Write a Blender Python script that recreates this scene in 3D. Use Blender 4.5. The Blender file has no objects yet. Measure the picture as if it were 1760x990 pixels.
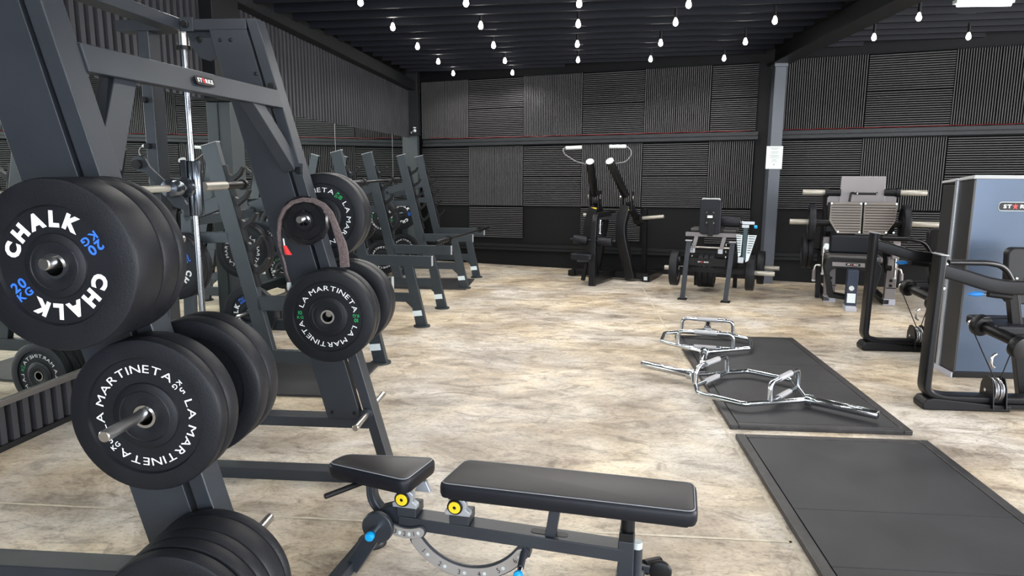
import bpy, math, random
from mathutils import Vector, Matrix
random.seed(7)
S = bpy.context.scene
C = S.collection
PI = math.pi

# ------------------------------------------------------------------ camera
CAMH = 1.63
YAW, PITCH, ROLL = math.radians(4.677), math.radians(9.693), math.radians(-0.275)
FPX = 1222.0
fwd = Vector((-math.sin(YAW) * math.cos(PITCH), math.cos(YAW) * math.cos(PITCH), -math.sin(PITCH)))
rgt = Vector((math.cos(YAW), math.sin(YAW), 0))
dwn = fwd.cross(rgt)
R2 = rgt * math.cos(ROLL) + dwn * math.sin(ROLL)
D2 = -rgt * math.sin(ROLL) + dwn * math.cos(ROLL)
cam = bpy.data.cameras.new('camera')
cam.sensor_width = 36.0
cam.sensor_fit = 'HORIZONTAL'
cam.lens = 36.0 * FPX / 1760.0
cam.clip_start = 0.05
cam.clip_end = 100
camo = bpy.data.objects.new('camera', cam)
C.objects.link(camo)
mw = Matrix.Identity(4)
for i in range(3):
    mw[i][0] = R2[i]; mw[i][1] = -D2[i]; mw[i][2] = -fwd[i]
mw[2][3] = CAMH
camo.matrix_world = mw
S.camera = camo

# ------------------------------------------------------------------ light
S.view_settings.view_transform = 'Standard'
S.view_settings.look = 'None'
S.view_settings.gamma = 1.0
S.view_settings.exposure = 0.0
S.view_settings.use_curve_mapping = False
W = bpy.data.worlds.new('daylight'); S.world = W; W.use_nodes = True
wn = W.node_tree.nodes; wl = W.node_tree.links
bg = wn['Background']
tc = wn.new('ShaderNodeTexCoord'); sx = wn.new('ShaderNodeSeparateXYZ'); cr = wn.new('ShaderNodeValToRGB')
wl.new(tc.outputs['Generated'], sx.inputs[0]); wl.new(sx.outputs['Z'], cr.inputs[0]); wl.new(cr.outputs[0], bg.inputs[0])
cr.color_ramp.elements[0].position = 0.0; cr.color_ramp.elements[0].color = (0.86, 0.92, 1.0, 1)
cr.color_ramp.elements[1].position = 0.6; cr.color_ramp.elements[1].color = (0.36, 0.56, 0.95, 1)
bg.inputs['Strength'].default_value = 4.2

def portal(name, loc, rot, sx_, sy_):
    l = bpy.data.lights.new(name, 'AREA'); l.shape = 'RECTANGLE'; l.size = sx_; l.size_y = sy_
    l.cycles.is_portal = True
    o = bpy.data.objects.new(name, l); C.objects.link(o); o.location = loc; o.rotation_euler = rot
    return o
def area(name, loc, rot, sx_, sy_, power, col):
    l = bpy.data.lights.new(name, 'AREA'); l.shape = 'RECTANGLE'; l.size = sx_; l.size_y = sy_
    l.energy = power; l.color = col
    o = bpy.data.objects.new(name, l); C.objects.link(o); o.location = loc; o.rotation_euler = rot
    return o
# the open roller doors behind the camera and in the right-hand wall
area('door_daylight_front', (3.0, -3.55, 1.75), (math.radians(90), 0, 0), 9.5, 2.5, 430, (0.88, 0.94, 1.0))
area('door_daylight_side', (8.95, 2.5, 1.8), (math.radians(90), 0, math.radians(90)), 7.0, 2.4, 900, (1.0, 0.97, 0.93))

# ------------------------------------------------------------------ pixel -> point on a plane of the room
def ray(px, py):
    return R2 * ((px - 880) / FPX) + D2 * ((py - 495) / FPX) + fwd
def at(px, py, y=None, z=None, x=None):
    d = ray(px, py); o = Vector((0, 0, CAMH))
    t = (y - o.y) / d.y if y is not None else ((z - o.z) / d.z if z is not None else (x - o.x) / d.x)
    return o + d * t

# ------------------------------------------------------------------ materials
MATS = {}
def mat(name, col, rough=0.5, metal=0.0, bump=0.0, bscale=200.0, var=0.0, vscale=6.0, spec=0.5, emit=None, estr=0.0, coat=0.0):
    if name in MATS: return MATS[name]
    m = bpy.data.materials.new(name); m.use_nodes = True
    n = m.node_tree.nodes; l = m.node_tree.links; b = n['Principled BSDF']
    b.inputs['Base Color'].default_value = (*col, 1)
    b.inputs['Roughness'].default_value = rough
    b.inputs['Metallic'].default_value = metal
    b.inputs['Specular IOR Level'].default_value = spec
    b.inputs['Coat Weight'].default_value = coat
    if emit:
        b.inputs['Emission Color'].default_value = (*emit, 1); b.inputs['Emission Strength'].default_value = estr
    if var > 0 or bump > 0:
        t = n.new('ShaderNodeTexCoord')
    if var > 0:
        z = n.new('ShaderNodeTexNoise'); z.inputs['Scale'].default_value = vscale; z.inputs['Detail'].default_value = 5
        l.new(t.outputs['Object'], z.inputs['Vector'])
        r = n.new('ShaderNodeValToRGB')
        r.color_ramp.elements[0].position = 0.3; r.color_ramp.elements[1].position = 0.75
        r.color_ramp.elements[0].color = (*[c * (1 - var) for c in col], 1)
        r.color_ramp.elements[1].color = (*[min(1, c * (1 + var)) for c in col], 1)
        l.new(z.outputs['Fac'], r.inputs[0]); l.new(r.outputs[0], b.inputs['Base Color'])
    if bump > 0:
        z2 = n.new('ShaderNodeTexNoise'); z2.inputs['Scale'].default_value = bscale; z2.inputs['Detail'].default_value = 3
        l.new(t.outputs['Object'], z2.inputs['Vector'])
        bp = n.new('ShaderNodeBump'); bp.inputs['Strength'].default_value = bump; bp.inputs['Distance'].default_value = 0.002
        l.new(z2.outputs['Fac'], bp.inputs['Height']); l.new(bp.outputs[0], b.inputs['Normal'])
    MATS[name] = m
    return m

STEEL = mat('powder_coated_steel', (0.026, 0.031, 0.039), 0.40, 0.15, bump=0.15, bscale=500, var=0.12)
STEELB = mat('black_machine_steel', (0.007, 0.007, 0.008), 0.36, 0.05, var=0.1, spec=0.28)
RACKM = mat('rack_grey_steel', (0.030, 0.038, 0.045), 0.40, 0.15, bump=0.1, bscale=500, var=0.1)
CHROME = mat('chrome', (0.66, 0.69, 0.72), 0.14, 1.0)
RODM = mat('guide_rod_steel', (0.30, 0.31, 0.33), 0.22, 1.0)
SATIN = mat('satin_steel', (0.62, 0.60, 0.57), 0.28, 1.0)
RUBBER = mat('plate_rubber', (0.0075, 0.0085, 0.0115), 0.47, 0.0, spec=0.28, bump=0.35, bscale=260, var=0.25, vscale=9)
BLACKP = mat('black_plastic', (0.006, 0.006, 0.007), 0.42, spec=0.3)
WHITE = mat('white_ink', (0.85, 0.86, 0.86), 0.5)
BLUEI = mat('blue_ink', (0.03, 0.16, 0.72), 0.5)
GREENI = mat('green_ink', (0.02, 0.42, 0.12), 0.5)
REDI = mat('red_ink', (0.7, 0.03, 0.03), 0.5)
CYAN = mat('cyan_plastic', (0.0, 0.33, 0.72), 0.35)
BLUEH = mat('blue_handle', (0.02, 0.22, 0.62), 0.35)
YELLOW = mat('yellow_plastic', (0.85, 0.62, 0.02), 0.4)
VINYL = mat('black_vinyl', (0.050, 0.047, 0.047), 0.48, bump=0.25, bscale=420, var=0.08)
VINYLS = mat('black_vinyl_side', (0.006, 0.007, 0.011), 0.45, spec=0.3, bump=0.25, bscale=420)
THREAD = mat('grey_thread', (0.30, 0.31, 0.33), 0.6)
ALU = mat('cast_aluminium', (0.50, 0.53, 0.57), 0.35, 0.6)
LASER = mat('brushed_plate', (0.40, 0.38, 0.36), 0.45, 0.5, var=0.08)
MATR = mat('mat_rubber', (0.025, 0.025, 0.028), 0.55, bump=0.4, bscale=300, var=0.40, vscale=2.6)
MATE = mat('mat_edge', (0.030, 0.028, 0.028), 0.45, bump=0.3, bscale=120, var=0.5, vscale=14)
PANEL = mat('acoustic_panel_grey', (0.084, 0.084, 0.087), 0.6, bump=0.2, bscale=300, var=0.05, spec=0.3)
PANELB = mat('panel_backing_black', (0.003, 0.003, 0.003), 0.9, spec=0.05)
SLAT = mat('slat_cladding', (0.036, 0.036, 0.041), 0.55, var=0.15, vscale=3, spec=0.35)
WALLB = mat('wall_black', (0.0035, 0.0038, 0.0045), 0.6, var=0.15, vscale=2, spec=0.25)
BEAMM = mat('beam_grey', (0.022, 0.024, 0.027), 0.5, var=0.1, spec=0.35)
COLP = mat('pilaster_grey', (0.038, 0.046, 0.050), 0.5, var=0.06, vscale=3)
COLM = mat('column_grey', (0.070, 0.080, 0.100), 0.5, var=0.06, vscale=3)
COLD = mat('column_dark', (0.007, 0.008, 0.009), 0.5, spec=0.3)
CEIL = mat('ceiling_black', (0.002, 0.002, 0.0025), 0.8, spec=0.1)
JOIST = mat('joist_black', (0.0050, 0.0062, 0.0110), 0.6, spec=0.25)  # blue cast of the skylight is mixed into this black
MIRROR = mat('mirror_glass', (0.74, 0.79, 0.77), 0.0, 1.0)
RAILM = mat('mirror_rail', (0.16, 0.15, 0.14), 0.4, 0.6)
LAMP = mat('lamp_glow', (1, 1, 1), 0.5, emit=(1.0, 0.97, 0.92), estr=40)
TUBEL = mat('tube_glow', (1, 1, 1), 0.5, emit=(1.0, 1.0, 1.0), estr=12)
PAPER = mat('paper_white', (0.55, 0.60, 0.59), 0.6)
GREYINK = mat('grey_ink', (0.14, 0.145, 0.145), 0.6)
SIGNW = mat('sticker_white', (0.66, 0.74, 0.76), 0.5)
CAPW = mat('pale_cap', (0.36, 0.37, 0.38), 0.4)
BLUEP = mat('tower_panel_blue_grey', (0.085, 0.115, 0.170), 0.26, 0.35, var=0.05, vscale=2)  # blue of the reflected sky is put into the panel colour
TOWERD = mat('tower_dark', (0.020, 0.020, 0.022), 0.45)
LPGREY = mat('machine_warm_grey', (0.20, 0.185, 0.19), 0.42, 0.2)
LPPLATE = mat('foot_plate_bronze', (0.215, 0.195, 0.175), 0.36, 0.5)
HORN = mat('horn_cream', (0.40, 0.38, 0.33), 0.35, 0.4)
STRAP = mat('knitted_strap', (0.115, 0.085, 0.085), 0.8, bump=0.8, bscale=700, var=0.5, vscale=120)
REDC = mat('red_cable', (0.20, 0.012, 0.012), 0.5)
FOOTG = mat('foot_cover_grey', (0.42, 0.43, 0.50), 0.5)
WIREM = mat('pulley_groove', (0.40, 0.40, 0.42), 0.3, 0.9)

# floor
def floor_mat():
    m = bpy.data.materials.new('stained_concrete'); m.use_nodes = True
    n = m.node_tree.nodes; l = m.node_tree.links; b = n['Principled BSDF']
    g = n.new('ShaderNodeNewGeometry')
    def mapping(s, rot=0.0):
        mp = n.new('ShaderNodeMapping'); mp.inputs['Scale'].default_value = s; mp.inputs['Rotation'].default_value = (0, 0, rot)
        l.new(g.outputs['Position'], mp.inputs['Vector']); return mp
    def noise(s, scale, detail, dist=0.0, rot=0.0, rough=0.55):
        z = n.new('ShaderNodeTexNoise'); z.inputs['Scale'].default_value = scale; z.inputs['Detail'].default_value = detail
        z.inputs['Distortion'].default_value = dist; z.inputs['Roughness'].default_value = rough
        l.new(mapping(s, rot).outputs[0], z.inputs['Vector']); return z
    def ramp(src, stops):
        r = n.new('ShaderNodeValToRGB'); e = r.color_ramp.elements
        e[0].position, e[0].color = stops[0][0], (*stops[0][1], 1)
        e[1].position, e[1].color = stops[-1][0], (*stops[-1][1], 1)
        for p, c in stops[1:-1]:
            k = e.new(p); k.color = (*c, 1)
        l.new(src, r.inputs[0]); return r
    def mix(kind, a, bb, fac):
        x = n.new('ShaderNodeMix'); x.data_type = 'RGBA'; x.blend_type = kind
        if isinstance(fac, float): x.inputs['Factor'].default_value = fac
        else: l.new(fac, x.inputs['Factor'])
        l.new(a, x.inputs['A']); l.new(bb, x.inputs['B']); return x.outputs['Result']
    a = noise((0.75, 1.15, 1), 1.6, 9, 0.6, 0.12, 0.68)
    base = ramp(a.outputs['Fac'], [(0.31, (0.33, 0.275, 0.21)), (0.43, (0.49, 0.425, 0.335)), (0.53, (0.66, 0.595, 0.485)), (0.66, (0.84, 0.775, 0.665))])
    b2 = noise((0.9, 1.7, 1), 4.2, 8, 0.9, 0.1, 0.74)
    st = ramp(b2.outputs['Fac'], [(0.38, (0.52, 0.49, 0.46)), (0.49, (0.95, 0.94, 0.93)), (0.62, (1.08, 1.08, 1.08))])
    c1 = mix('MULTIPLY', base.outputs[0], st.outputs[0], 0.9)
    w = noise((1, 1, 1), 1.1, 4, 0.3, 0.5)
    warm = ramp(w.outputs['Fac'], [(0.40, (0.93, 0.95, 1.02)), (0.62, (1.05, 0.97, 0.84))])
    c2 = mix('MULTIPLY', c1, warm.outputs[0], 0.8)
    f = noise((1, 1.6, 1), 38, 5, 0.6, 0.3, 0.7)
    sp = ramp(f.outputs['Fac'], [(0.36, (0.50, 0.47, 0.44)), (0.47, (0.97, 0.97, 0.97)), (0.66, (1.12, 1.12, 1.12))])
    c3 = mix('MULTIPLY', c2, sp.outputs[0], 0.6)
    # thin scratches
    v = n.new('ShaderNodeTexVoronoi'); v.feature = 'DISTANCE_TO_EDGE'; v.inputs['Scale'].default_value = 0.9
    dm = noise((1, 1, 1), 2.2, 4, 0.0)
    mx = n.new('ShaderNodeMix'); mx.data_type = 'VECTOR'; mx.inputs['Factor'].default_value = 0.32
    l.new(g.outputs['Position'], mx.inputs['A']); l.new(dm.outputs['Color'], mx.inputs['B']); l.new(mx.outputs['Result'], v.inputs['Vector'])
    sc = ramp(v.outputs['Distance'], [(0.0, (0.45, 0.42, 0.38)), (0.008, (1, 1, 1)), (1.0, (1, 1, 1))])
    c4 = mix('MULTIPLY', c3, sc.outputs[0], 0.30)
    l.new(c4, b.inputs['Base Color'])
    rr = n.new('ShaderNodeMapRange'); rr.inputs['To Min'].default_value = 0.36; rr.inputs['To Max'].default_value = 0.62
    l.new(b2.outputs['Fac'], rr.inputs['Value']); l.new(rr.outputs[0], b.inputs['Roughness'])
    bp = n.new('ShaderNodeBump'); bp.inputs['Strength'].default_value = 0.12; bp.inputs['Distance'].default_value = 0.004
    l.new(f.outputs['Fac'], bp.inputs['Height']); l.new(bp.outputs[0], b.inputs['Normal'])
    return m
FLOOR = floor_mat()
JOINTM = mat('floor_joint', (0.62, 0.56, 0.44), 0.6, var=0.2, vscale=20)

# ------------------------------------------------------------------ mesh builder
def wloc(o):
    v = Vector((0, 0, 0))
    while o is not None:
        v = v + o.location; o = o.parent
    return v
class MB:
    def __init__(s): s.v = []; s.f = []
    def add(s, vs, fs):
        k = len(s.v); s.v += [Vector(p) for p in vs]; s.f += [[i + k for i in f] for f in fs]; return s
    def box(s, x0, x1, y0, y1, z0, z1):
        return s.add([(x0, y0, z0), (x1, y0, z0), (x1, y1, z0), (x0, y1, z0), (x0, y0, z1), (x1, y0, z1), (x1, y1, z1), (x0, y1, z1)],
                     [[0, 3, 2, 1], [4, 5, 6, 7], [0, 1, 5, 4], [1, 2, 6, 5], [2, 3, 7, 6], [3, 0, 4, 7]])
    def bar(s, a, b, w, h, side=None):
        """rectangular bar a->b; w along side, h across both"""
        a = Vector(a); b = Vector(b); d = (b - a).normalized()
        if side is None: side = d.cross(Vector((0, 0, 1))) if abs(d.z) < 0.9 else Vector((1, 0, 0))
        side = Vector(side); side = (side - d * side.dot(d)).normalized(); up = side.cross(d).normalized()
        q = [side * (i * w / 2) + up * (j * h / 2) for i, j in ((-1, -1), (1, -1), (1, 1), (-1, 1))]
        return s.add([a + p for p in q] + [b + p for p in q], [[0, 3, 2, 1], [4, 5, 6, 7], [0, 1, 5, 4], [1, 2, 6, 5], [2, 3, 7, 6], [3, 0, 4, 7]])
    def sweep(s, pts, sec, up=(0, 0, 1), closed=False):
        """sweep closed 2D section along pts; section x along side, y along up"""
        pts = [Vector(p) for p in pts]; n = len(pts); up = Vector(up); vs = []; m = len(sec)
        prev = None
        for i, p in enumerate(pts):
            if closed: d = (pts[(i + 1) % n] - pts[i - 1]).normalized()
            else: d = (pts[min(i + 1, n - 1)] - pts[max(i - 1, 0)]).normalized()
            u = up - d * up.dot(d)
            if u.length < 0.25 and prev is not None: u = prev - d * prev.dot(d)
            if u.length < 1e-4: u = Vector((1, 0, 0)) - d * d.x
            u.normalize(); prev = u; sd = d.cross(u)
            vs += [p + sd * a + u * b for a, b in sec]
        fs = []
        for i in range(n if closed else n - 1):
            j = (i + 1) % n
            for k in range(m):
                k2 = (k + 1) % m; fs.append([i * m + k, i * m + k2, j * m + k2, j * m + k])
        if not closed: fs += [list(range(m))[::-1], [(n - 1) * m + k for k in range(m)]]
        return s.add(vs, fs)
    def tube(s, pts, r, n=14, fillet=0.0, closed=False, up=(0, 0, 1), flat=1.0):
        if fillet > 0: pts = rounded(pts, fillet, closed)
        sec = [(r * math.cos(2 * PI * k / n), r * flat * math.sin(2 * PI * k / n)) for k in range(n)]
        # rotation minimising frame
        pts = [Vector(p) for p in pts]; N = len(pts); vs = []
        d0 = ((pts[1] - pts[-1]) if closed else (pts[1] - pts[0])).normalized()
        u = Vector(up) - d0 * Vector(up).dot(d0)
        if u.length < 0.1: u = Vector((0, 1, 0)) - d0 * d0.y
        if u.length < 0.1: u = Vector((1, 0, 0)) - d0 * d0.x
        u.normalize()
        for i, p in enumerate(pts):
            if closed: d = (pts[(i + 1) % N] - pts[i - 1]).normalized()
            else: d = (pts[min(i + 1, N - 1)] - pts[max(i - 1, 0)]).normalized()
            u = (u - d * u.dot(d)).normalized(); sd = d.cross(u)
            vs += [p + sd * a + u * b for a, b in sec]
        fs = []
        for i in range(N if closed else N - 1):
            j = (i + 1) % N
            for k in range(n):
                k2 = (k + 1) % n; fs.append([i * n + k, i * n + k2, j * n + k2, j * n + k])
        if not closed: fs += [list(range(n))[::-1], [(N - 1) * n + k for k in range(n)]]
        return s.add(vs, fs)
    def lathe(s, prof, o=(0, 0, 0), axis=(0, 1, 0), n=48, closed=False):
        o = Vector(o); ax = Vector(axis).normalized()
        e1 = ax.cross(Vector((0, 0, 1))) if abs(ax.z) < 0.9 else Vector((1, 0, 0)); e1.normalize(); e2 = ax.cross(e1)
        vs = []; m = len(prof)
        for k in range(n):
            t = 2 * PI * k / n; dr = e1 * math.cos(t) + e2 * math.sin(t)
            vs += [o + ax * h + dr * r for r, h in prof]
        fs = []
        for k in range(n):
            k2 = (k + 1) % n
            for i in range(m if closed else m - 1):
                j = (i + 1) % m; fs.append([k * m + i, k * m + j, k2 * m + j, k2 * m + i])
        return s.add(vs, fs)
    def cyl(s, a, b, r, n=24, r2=None):
        a = Vector(a); b = Vector(b); r2 = r if r2 is None else r2; L = (b - a).length
        return s.lathe([(0.0001, 0), (r, 0), (r2, L), (0.0001, L)], a, b - a, n)
    def rcyl(s, a, b, r, n=28, e=0.01):
        a = Vector(a); b = Vector(b); L = (b - a).length
        pr = [(0.0001, 0), (r - e, 0), (r - e * .3, e * .3), (r, e), (r, L - e), (r - e * .3, L - e * .3), (r - e, L), (0.0001, L)]
        return s.lathe(pr, a, b - a, n)
    def prism(s, poly, o, ux, uy, dv):
        o = Vector(o); ux = Vector(ux); uy = Vector(uy); dv = Vector(dv); n = len(poly)
        vs = [o + ux * a + uy * b for a, b in poly]; vs += [p + dv for p in vs]
        return s.add(vs, [list(range(n))[::-1], list(range(n, 2 * n))] + [[i, (i + 1) % n, n + (i + 1) % n, n + i] for i in range(n)])
    def xf(s, M):
        s.v = [M @ p for p in s.v]; return s
    def build(s, name, m, parent=None, bevel=0.0, smooth=True, seg=2, base=None):
        off = wloc(parent) if parent is not None else (Vector(base) if base is not None else Vector((0, 0, 0)))
        me = bpy.data.meshes.new(name)
        me.from_pydata([p - off for p in s.v], [], s.f)
        me.materials.append(m)
        fix_normals(me)
        if smooth:
            me.polygons.foreach_set('use_smooth', [True] * len(me.polygons))
            me.set_sharp_from_angle(angle=math.radians(34))
        o = bpy.data.objects.new(name, me); C.objects.link(o)
        if parent is not None: o.parent = parent
        elif base is not None: o.location = off
        if bevel > 0:
            b = o.modifiers.new('bevel', 'BEVEL'); b.width = bevel; b.segments = seg; b.limit_method = 'ANGLE'; b.angle_limit = math.radians(40)
            b.harden_normals = True
        return o
import bmesh
def fix_normals(me):
    bm = bmesh.new(); bm.from_mesh(me); bmesh.ops.recalc_face_normals(bm, faces=bm.faces); bm.to_mesh(me); bm.free()
def rounded(pts, r, closed=False, k=6):
    pts = [Vector(p) for p in pts]; n = len(pts); out = []
    for i, p in enumerate(pts):
        if not closed and i in (0, n - 1): out.append(p); continue
        a = pts[i - 1] - p; b = pts[(i + 1) % n] - p
        rr = min(r, a.length * 0.48, b.length * 0.48)
        if a.normalized().dot(b.normalized()) < -0.999: out.append(p); continue
        s_ = p + a.normalized() * rr; e_ = p + b.normalized() * rr
        for j in range(k + 1):
            t = j / k; out.append(s_ * (1 - t) ** 2 + p * 2 * t * (1 - t) + e_ * t * t)
    return out
def rrect(w, h, r, k=5):
    out = []
    for cx, cy, a0 in ((w / 2 - r, h / 2 - r, 0), (-w / 2 + r, h / 2 - r, 90), (-w / 2 + r, -h / 2 + r, 180), (w / 2 - r, -h / 2 + r, 270)):
        for j in range(k + 1):
            a = math.radians(a0 + 90 * j / k); out.append((cx + r * math.cos(a), cy + r * math.sin(a)))
    return out

def thing(name, label, cat, loc=(0, 0, 0), group=None):
    o = bpy.data.objects.new(name, None); C.objects.link(o); o.location = loc; o.empty_display_size = 0.1
    o['label'] = label; o['category'] = cat
    if group: o['group'] = group
    return o
def tag(o, label, cat, group=None, kind=None):
    o['label'] = label; o['category'] = cat
    if group: o['group'] = group
    if kind: o['kind'] = kind
    return o
def struct(o):
    o['kind'] = 'structure'; return o
KIDS = {}
def copy_tree(o, parent=None):
    c = o.copy(); C.objects.link(c)
    if parent is not None: c.parent = parent
    for ch in [x for x in ALLOBJ() if x.parent == o]: copy_tree(ch, c)
    return c
def ALLOBJ(): return list(bpy.data.objects)
def dup(o, loc=None, rz=None, label=None, group=None):
    c = copy_tree(o)
    if loc is not None: c.location = loc
    if rz is not None: c.rotation_euler = (0, 0, rz)
    if label: c['label'] = label
    if group: c['group'] = group
    return c

# glyphs ------------------------------------------------------------
GL = {}
def glyph(ch, bold=0.0):
    if (ch, bold) in GL: return GL[(ch, bold)]
    cu = bpy.data.curves.new('g', 'FONT'); cu.body = ch; cu.size = 1.0; cu.offset = bold; cu.extrude = 0.0; cu.resolution_u = 3
    ob = bpy.data.objects.new('g', cu); C.objects.link(ob)
    dg = bpy.context.evaluated_depsgraph_get(); dg.update()
    me = bpy.data.meshes.new_from_object(ob.evaluated_get(dg))
    vs = [v.co.copy() for v in me.vertices]; fs = [list(p.vertices) for p in me.polygons]
    bpy.data.objects.remove(ob); bpy.data.curves.remove(cu); bpy.data.meshes.remove(me)
    if vs:
        x0 = min(v.x for v in vs); x1 = max(v.x for v in vs); y1 = max(v.y for v in vs)
        vs = [Vector((v.x - (x0 + x1) / 2, v.y, 0)) for v in vs]; w = x1 - x0
    else: w = 0.3; y1 = 0.7
    GL[(ch, bold)] = (vs, fs, w)
    return GL[(ch, bold)]
def put_glyph(mb, ch, o, ux, uy, size, sxx=1.0, bold=0.0):
    vs, fs, w = glyph(ch, bold)
    mb.add([o + ux * (v.x * size * sxx) + uy * (v.y * size) for v in vs], fs)
def line_text(mb, text, o, ux, uy, size, sxx=1.0, bold=0.0, gap=0.10):
    """text centred on o, baseline through o"""
    ws = [glyph(c, bold)[2] if c != ' ' else 0.3 for c in text]
    tot = sum(ws) + gap * (len(text) - 1); x = -tot / 2
    o = Vector(o); ux = Vector(ux); uy = Vector(uy)
    for c, w in zip(text, ws):
        if c != ' ': put_glyph(mb, c, o + ux * ((x + w / 2) * size * sxx), ux, uy, size, sxx, bold)
        x += w + gap
def arc_text(mb, text, a0, a1, r, size, y, sxx=1.0, bold=0.0):
    """letters round a circle in the XZ plane seen from -Y, from angle a0 to a1 (deg, clockwise), baseline radius r"""
    ws = [glyph(c, bold)[2] * size * sxx if c != ' ' else 0.006 for c in text]
    arc = abs(math.radians(a1 - a0)) * (r + size * .35) - ws[0] / 2 - ws[-1] / 2
    gap = (arc - sum(ws[1:-1])) / (len(ws) - 1); gap = (abs(math.radians(a1 - a0)) * (r + size * .35) - (sum(ws) - ws[0] / 2 - ws[-1] / 2)) / (len(ws) - 1)
    pos = 0; tot = abs(math.radians(a1 - a0)) * (r + size * .35)
    for i, (c, w) in enumerate(zip(text, ws)):
        if i > 0: pos += ws[i - 1] / 2 + w / 2 + gap
        a = math.radians(a0 + (a1 - a0) * pos / tot)
        rad = Vector((math.cos(a), 0, math.sin(a))); tan = Vector((math.sin(a), 0, -math.cos(a)))
        if c != ' ': put_glyph(mb, c, rad * r + Vector((0, y, 0)), tan, rad, size, sxx, bold)
STAR = []
for k_ in range(10):
    rr_ = 0.5 if k_ % 2 == 0 else 0.2
    STAR.append((rr_ * math.sin(k_ * PI / 5), rr_ * math.cos(k_ * PI / 5)))
def badge(parent, o, ux, uy, nrm, w, h, rim=False):
    """maker's badge: dark rounded plate with pale rim, ST * RKE in white with a red star"""
    o = Vector(o); ux = Vector(ux).normalized(); uy = Vector(uy).normalized(); n = Vector(nrm).normalized()
    p = MB().prism(rrect(w, h, h * .35), o, ux, uy, n * 0.004).build('badge', BLACKP, parent)
    if rim: MB().prism(rrect(w * 1.03, h * 1.14, h * .40), o, ux, uy, n * 0.002).build('badge_rim', PAPER, p)
    t = MB(); q = o + n * 0.0048; sz = h * .62
    line_text(t, 'ST', q - ux * (w * .29) - uy * (sz * .33), ux, uy, sz, 1.35, 0.03, 0.08)
    line_text(t, 'RKE', q + ux * (w * .20) - uy * (sz * .33), ux, uy, sz, 1.35, 0.03, 0.08)
    t.build('badge_lettering', WHITE, p, smooth=False)
    MB().prism(STAR, q - ux * (w * .095), ux * (h * .75), uy * (h * .85), n * 0.0005).build('badge_star', REDI, p)
    return p


# ================================================================== ROOM
EB = Vector((0.9568, -0.2909, 0)); NB = Vector((-0.2909, -0.9568, 0)); OB = Vector((0, 11.47, 0)); UZ = Vector((0, 0, 1))
def bw(s_, z, off=0.0): return OB + EB * s_ + UZ * z + NB * off
def zt(s_): return 0.0135 * (s_ - 1.0)
def lwx(y): return -3.27 + 0.0643 * (y - 3.64)
DL = Vector((0.0642, 0.99794, 0)); NL = Vector((0.99794, -0.0642, 0))
def lw(y, z, off=0.0): return Vector((lwx(y), y, z)) + NL * off

fl = MB().add([(-4.2, -4.0, 0), (9.2, -4.0, 0), (9.2, 13.2, 0), (-4.2, 13.2, 0), (-4.2, -4, -.1), (9.2, -4, -.1), (9.2, 13.2, -.1), (-4.2, 13.2, -.1)],
              [[0, 1, 2, 3], [7, 6, 5, 4], [0, 4, 5, 1], [1, 5, 6, 2], [2, 6, 7, 3], [3, 7, 4, 0]]).build('floor', FLOOR, smooth=False)
struct(fl)
jm = MB()
def jline(a, b, w):
    a = Vector(a); b = Vector(b); d = (b - a).normalized(); sd = Vector((-d.y, d.x, 0)) * (w / 2)
    n = 26; L = []; Rr = []
    for i in range(n + 1):
        p = a.lerp(b, i / n); k = 1 + 0.5 * (random.random() - .5)
        L.append(p + sd * k); Rr.append(p - sd * k)
    vs = [Vector((p.x, p.y, 0.0015)) for p in L + Rr]
    jm.add(vs, [[i, i + 1, n + 1 + i + 1, n + 1 + i] for i in range(n)])
jline((-3.2, 6.36, 0), (1.0, 6.33, 0), .022)
jline((-3.3, 3.03, 0), (1.0, 3.0, 0), .016)
jline((-3.0, 7.92, 0), (1.0, 7.88, 0), .020)
jline((1.0, -2, 0), (1.0, 10.6, 0), .018)
jline((2.3, 6.33, 0), (8.0, 6.3, 0), .018)
jm.build('control_joints', JOINTM, fl, smooth=False)

wb = MB().prism([(-3.6, 0), (9.6, 0), (9.6, 3.8), (-3.6, 3.8)], bw(0, 0, -0.02), EB, UZ, -NB * 0.15).build('wall_back', WALLB, smooth=False); struct(wb)
wlft = MB().prism([(-7.8, 0), (8.9, 0), (8.9, 3.6), (-7.8, 3.6)], lw(3.64, 0), DL, UZ, -NL * 0.15).build('wall_left', WALLB, smooth=False); struct(wlft)
wr = MB().box(9.05, 9.2, -4.0, -1.2, 0, 3.8).box(9.05, 9.2, 6.2, 13, 0, 3.8).box(9.05, 9.2, -1.2, 6.2, 3.1, 3.8).build('wall_right', WALLB, smooth=False); struct(wr)
wf = MB().box(-4.2, -1.9, -4.0, -3.85, 0, 3.8).box(7.9, 9.2, -4.0, -3.85, 0, 3.8).box(-1.9, 7.9, -4.0, -3.85, 3.1, 3.8).build('wall_front', WALLB, smooth=False); struct(wf)
ce = MB().add([(-4.2, -4.0, 3.26), (9.2, -4.0, 3.56), (9.2, 13.2, 3.56), (-4.2, 13.2, 3.26), (-4.2, -4, 3.4), (9.2, -4, 3.7), (9.2, 13.2, 3.7), (-4.2, 13.2, 3.4)],
              [[3, 2, 1, 0], [4, 5, 6, 7], [0, 1, 5, 4], [1, 2, 6, 5], [2, 3, 7, 6], [3, 0, 4, 7]]).build('ceiling', CEIL, smooth=False); struct(ce)
TN = [0]
def trim(mb, m, bevel=0.0):
    TN[0] += 1
    o = mb.build('trim_%d' % TN[0], m, bevel=bevel); struct(o); return o
JY = [11.44 - 0.403 * i for i in range(34)]
def zj(x): return 3.155 + 0.022 * x
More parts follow.
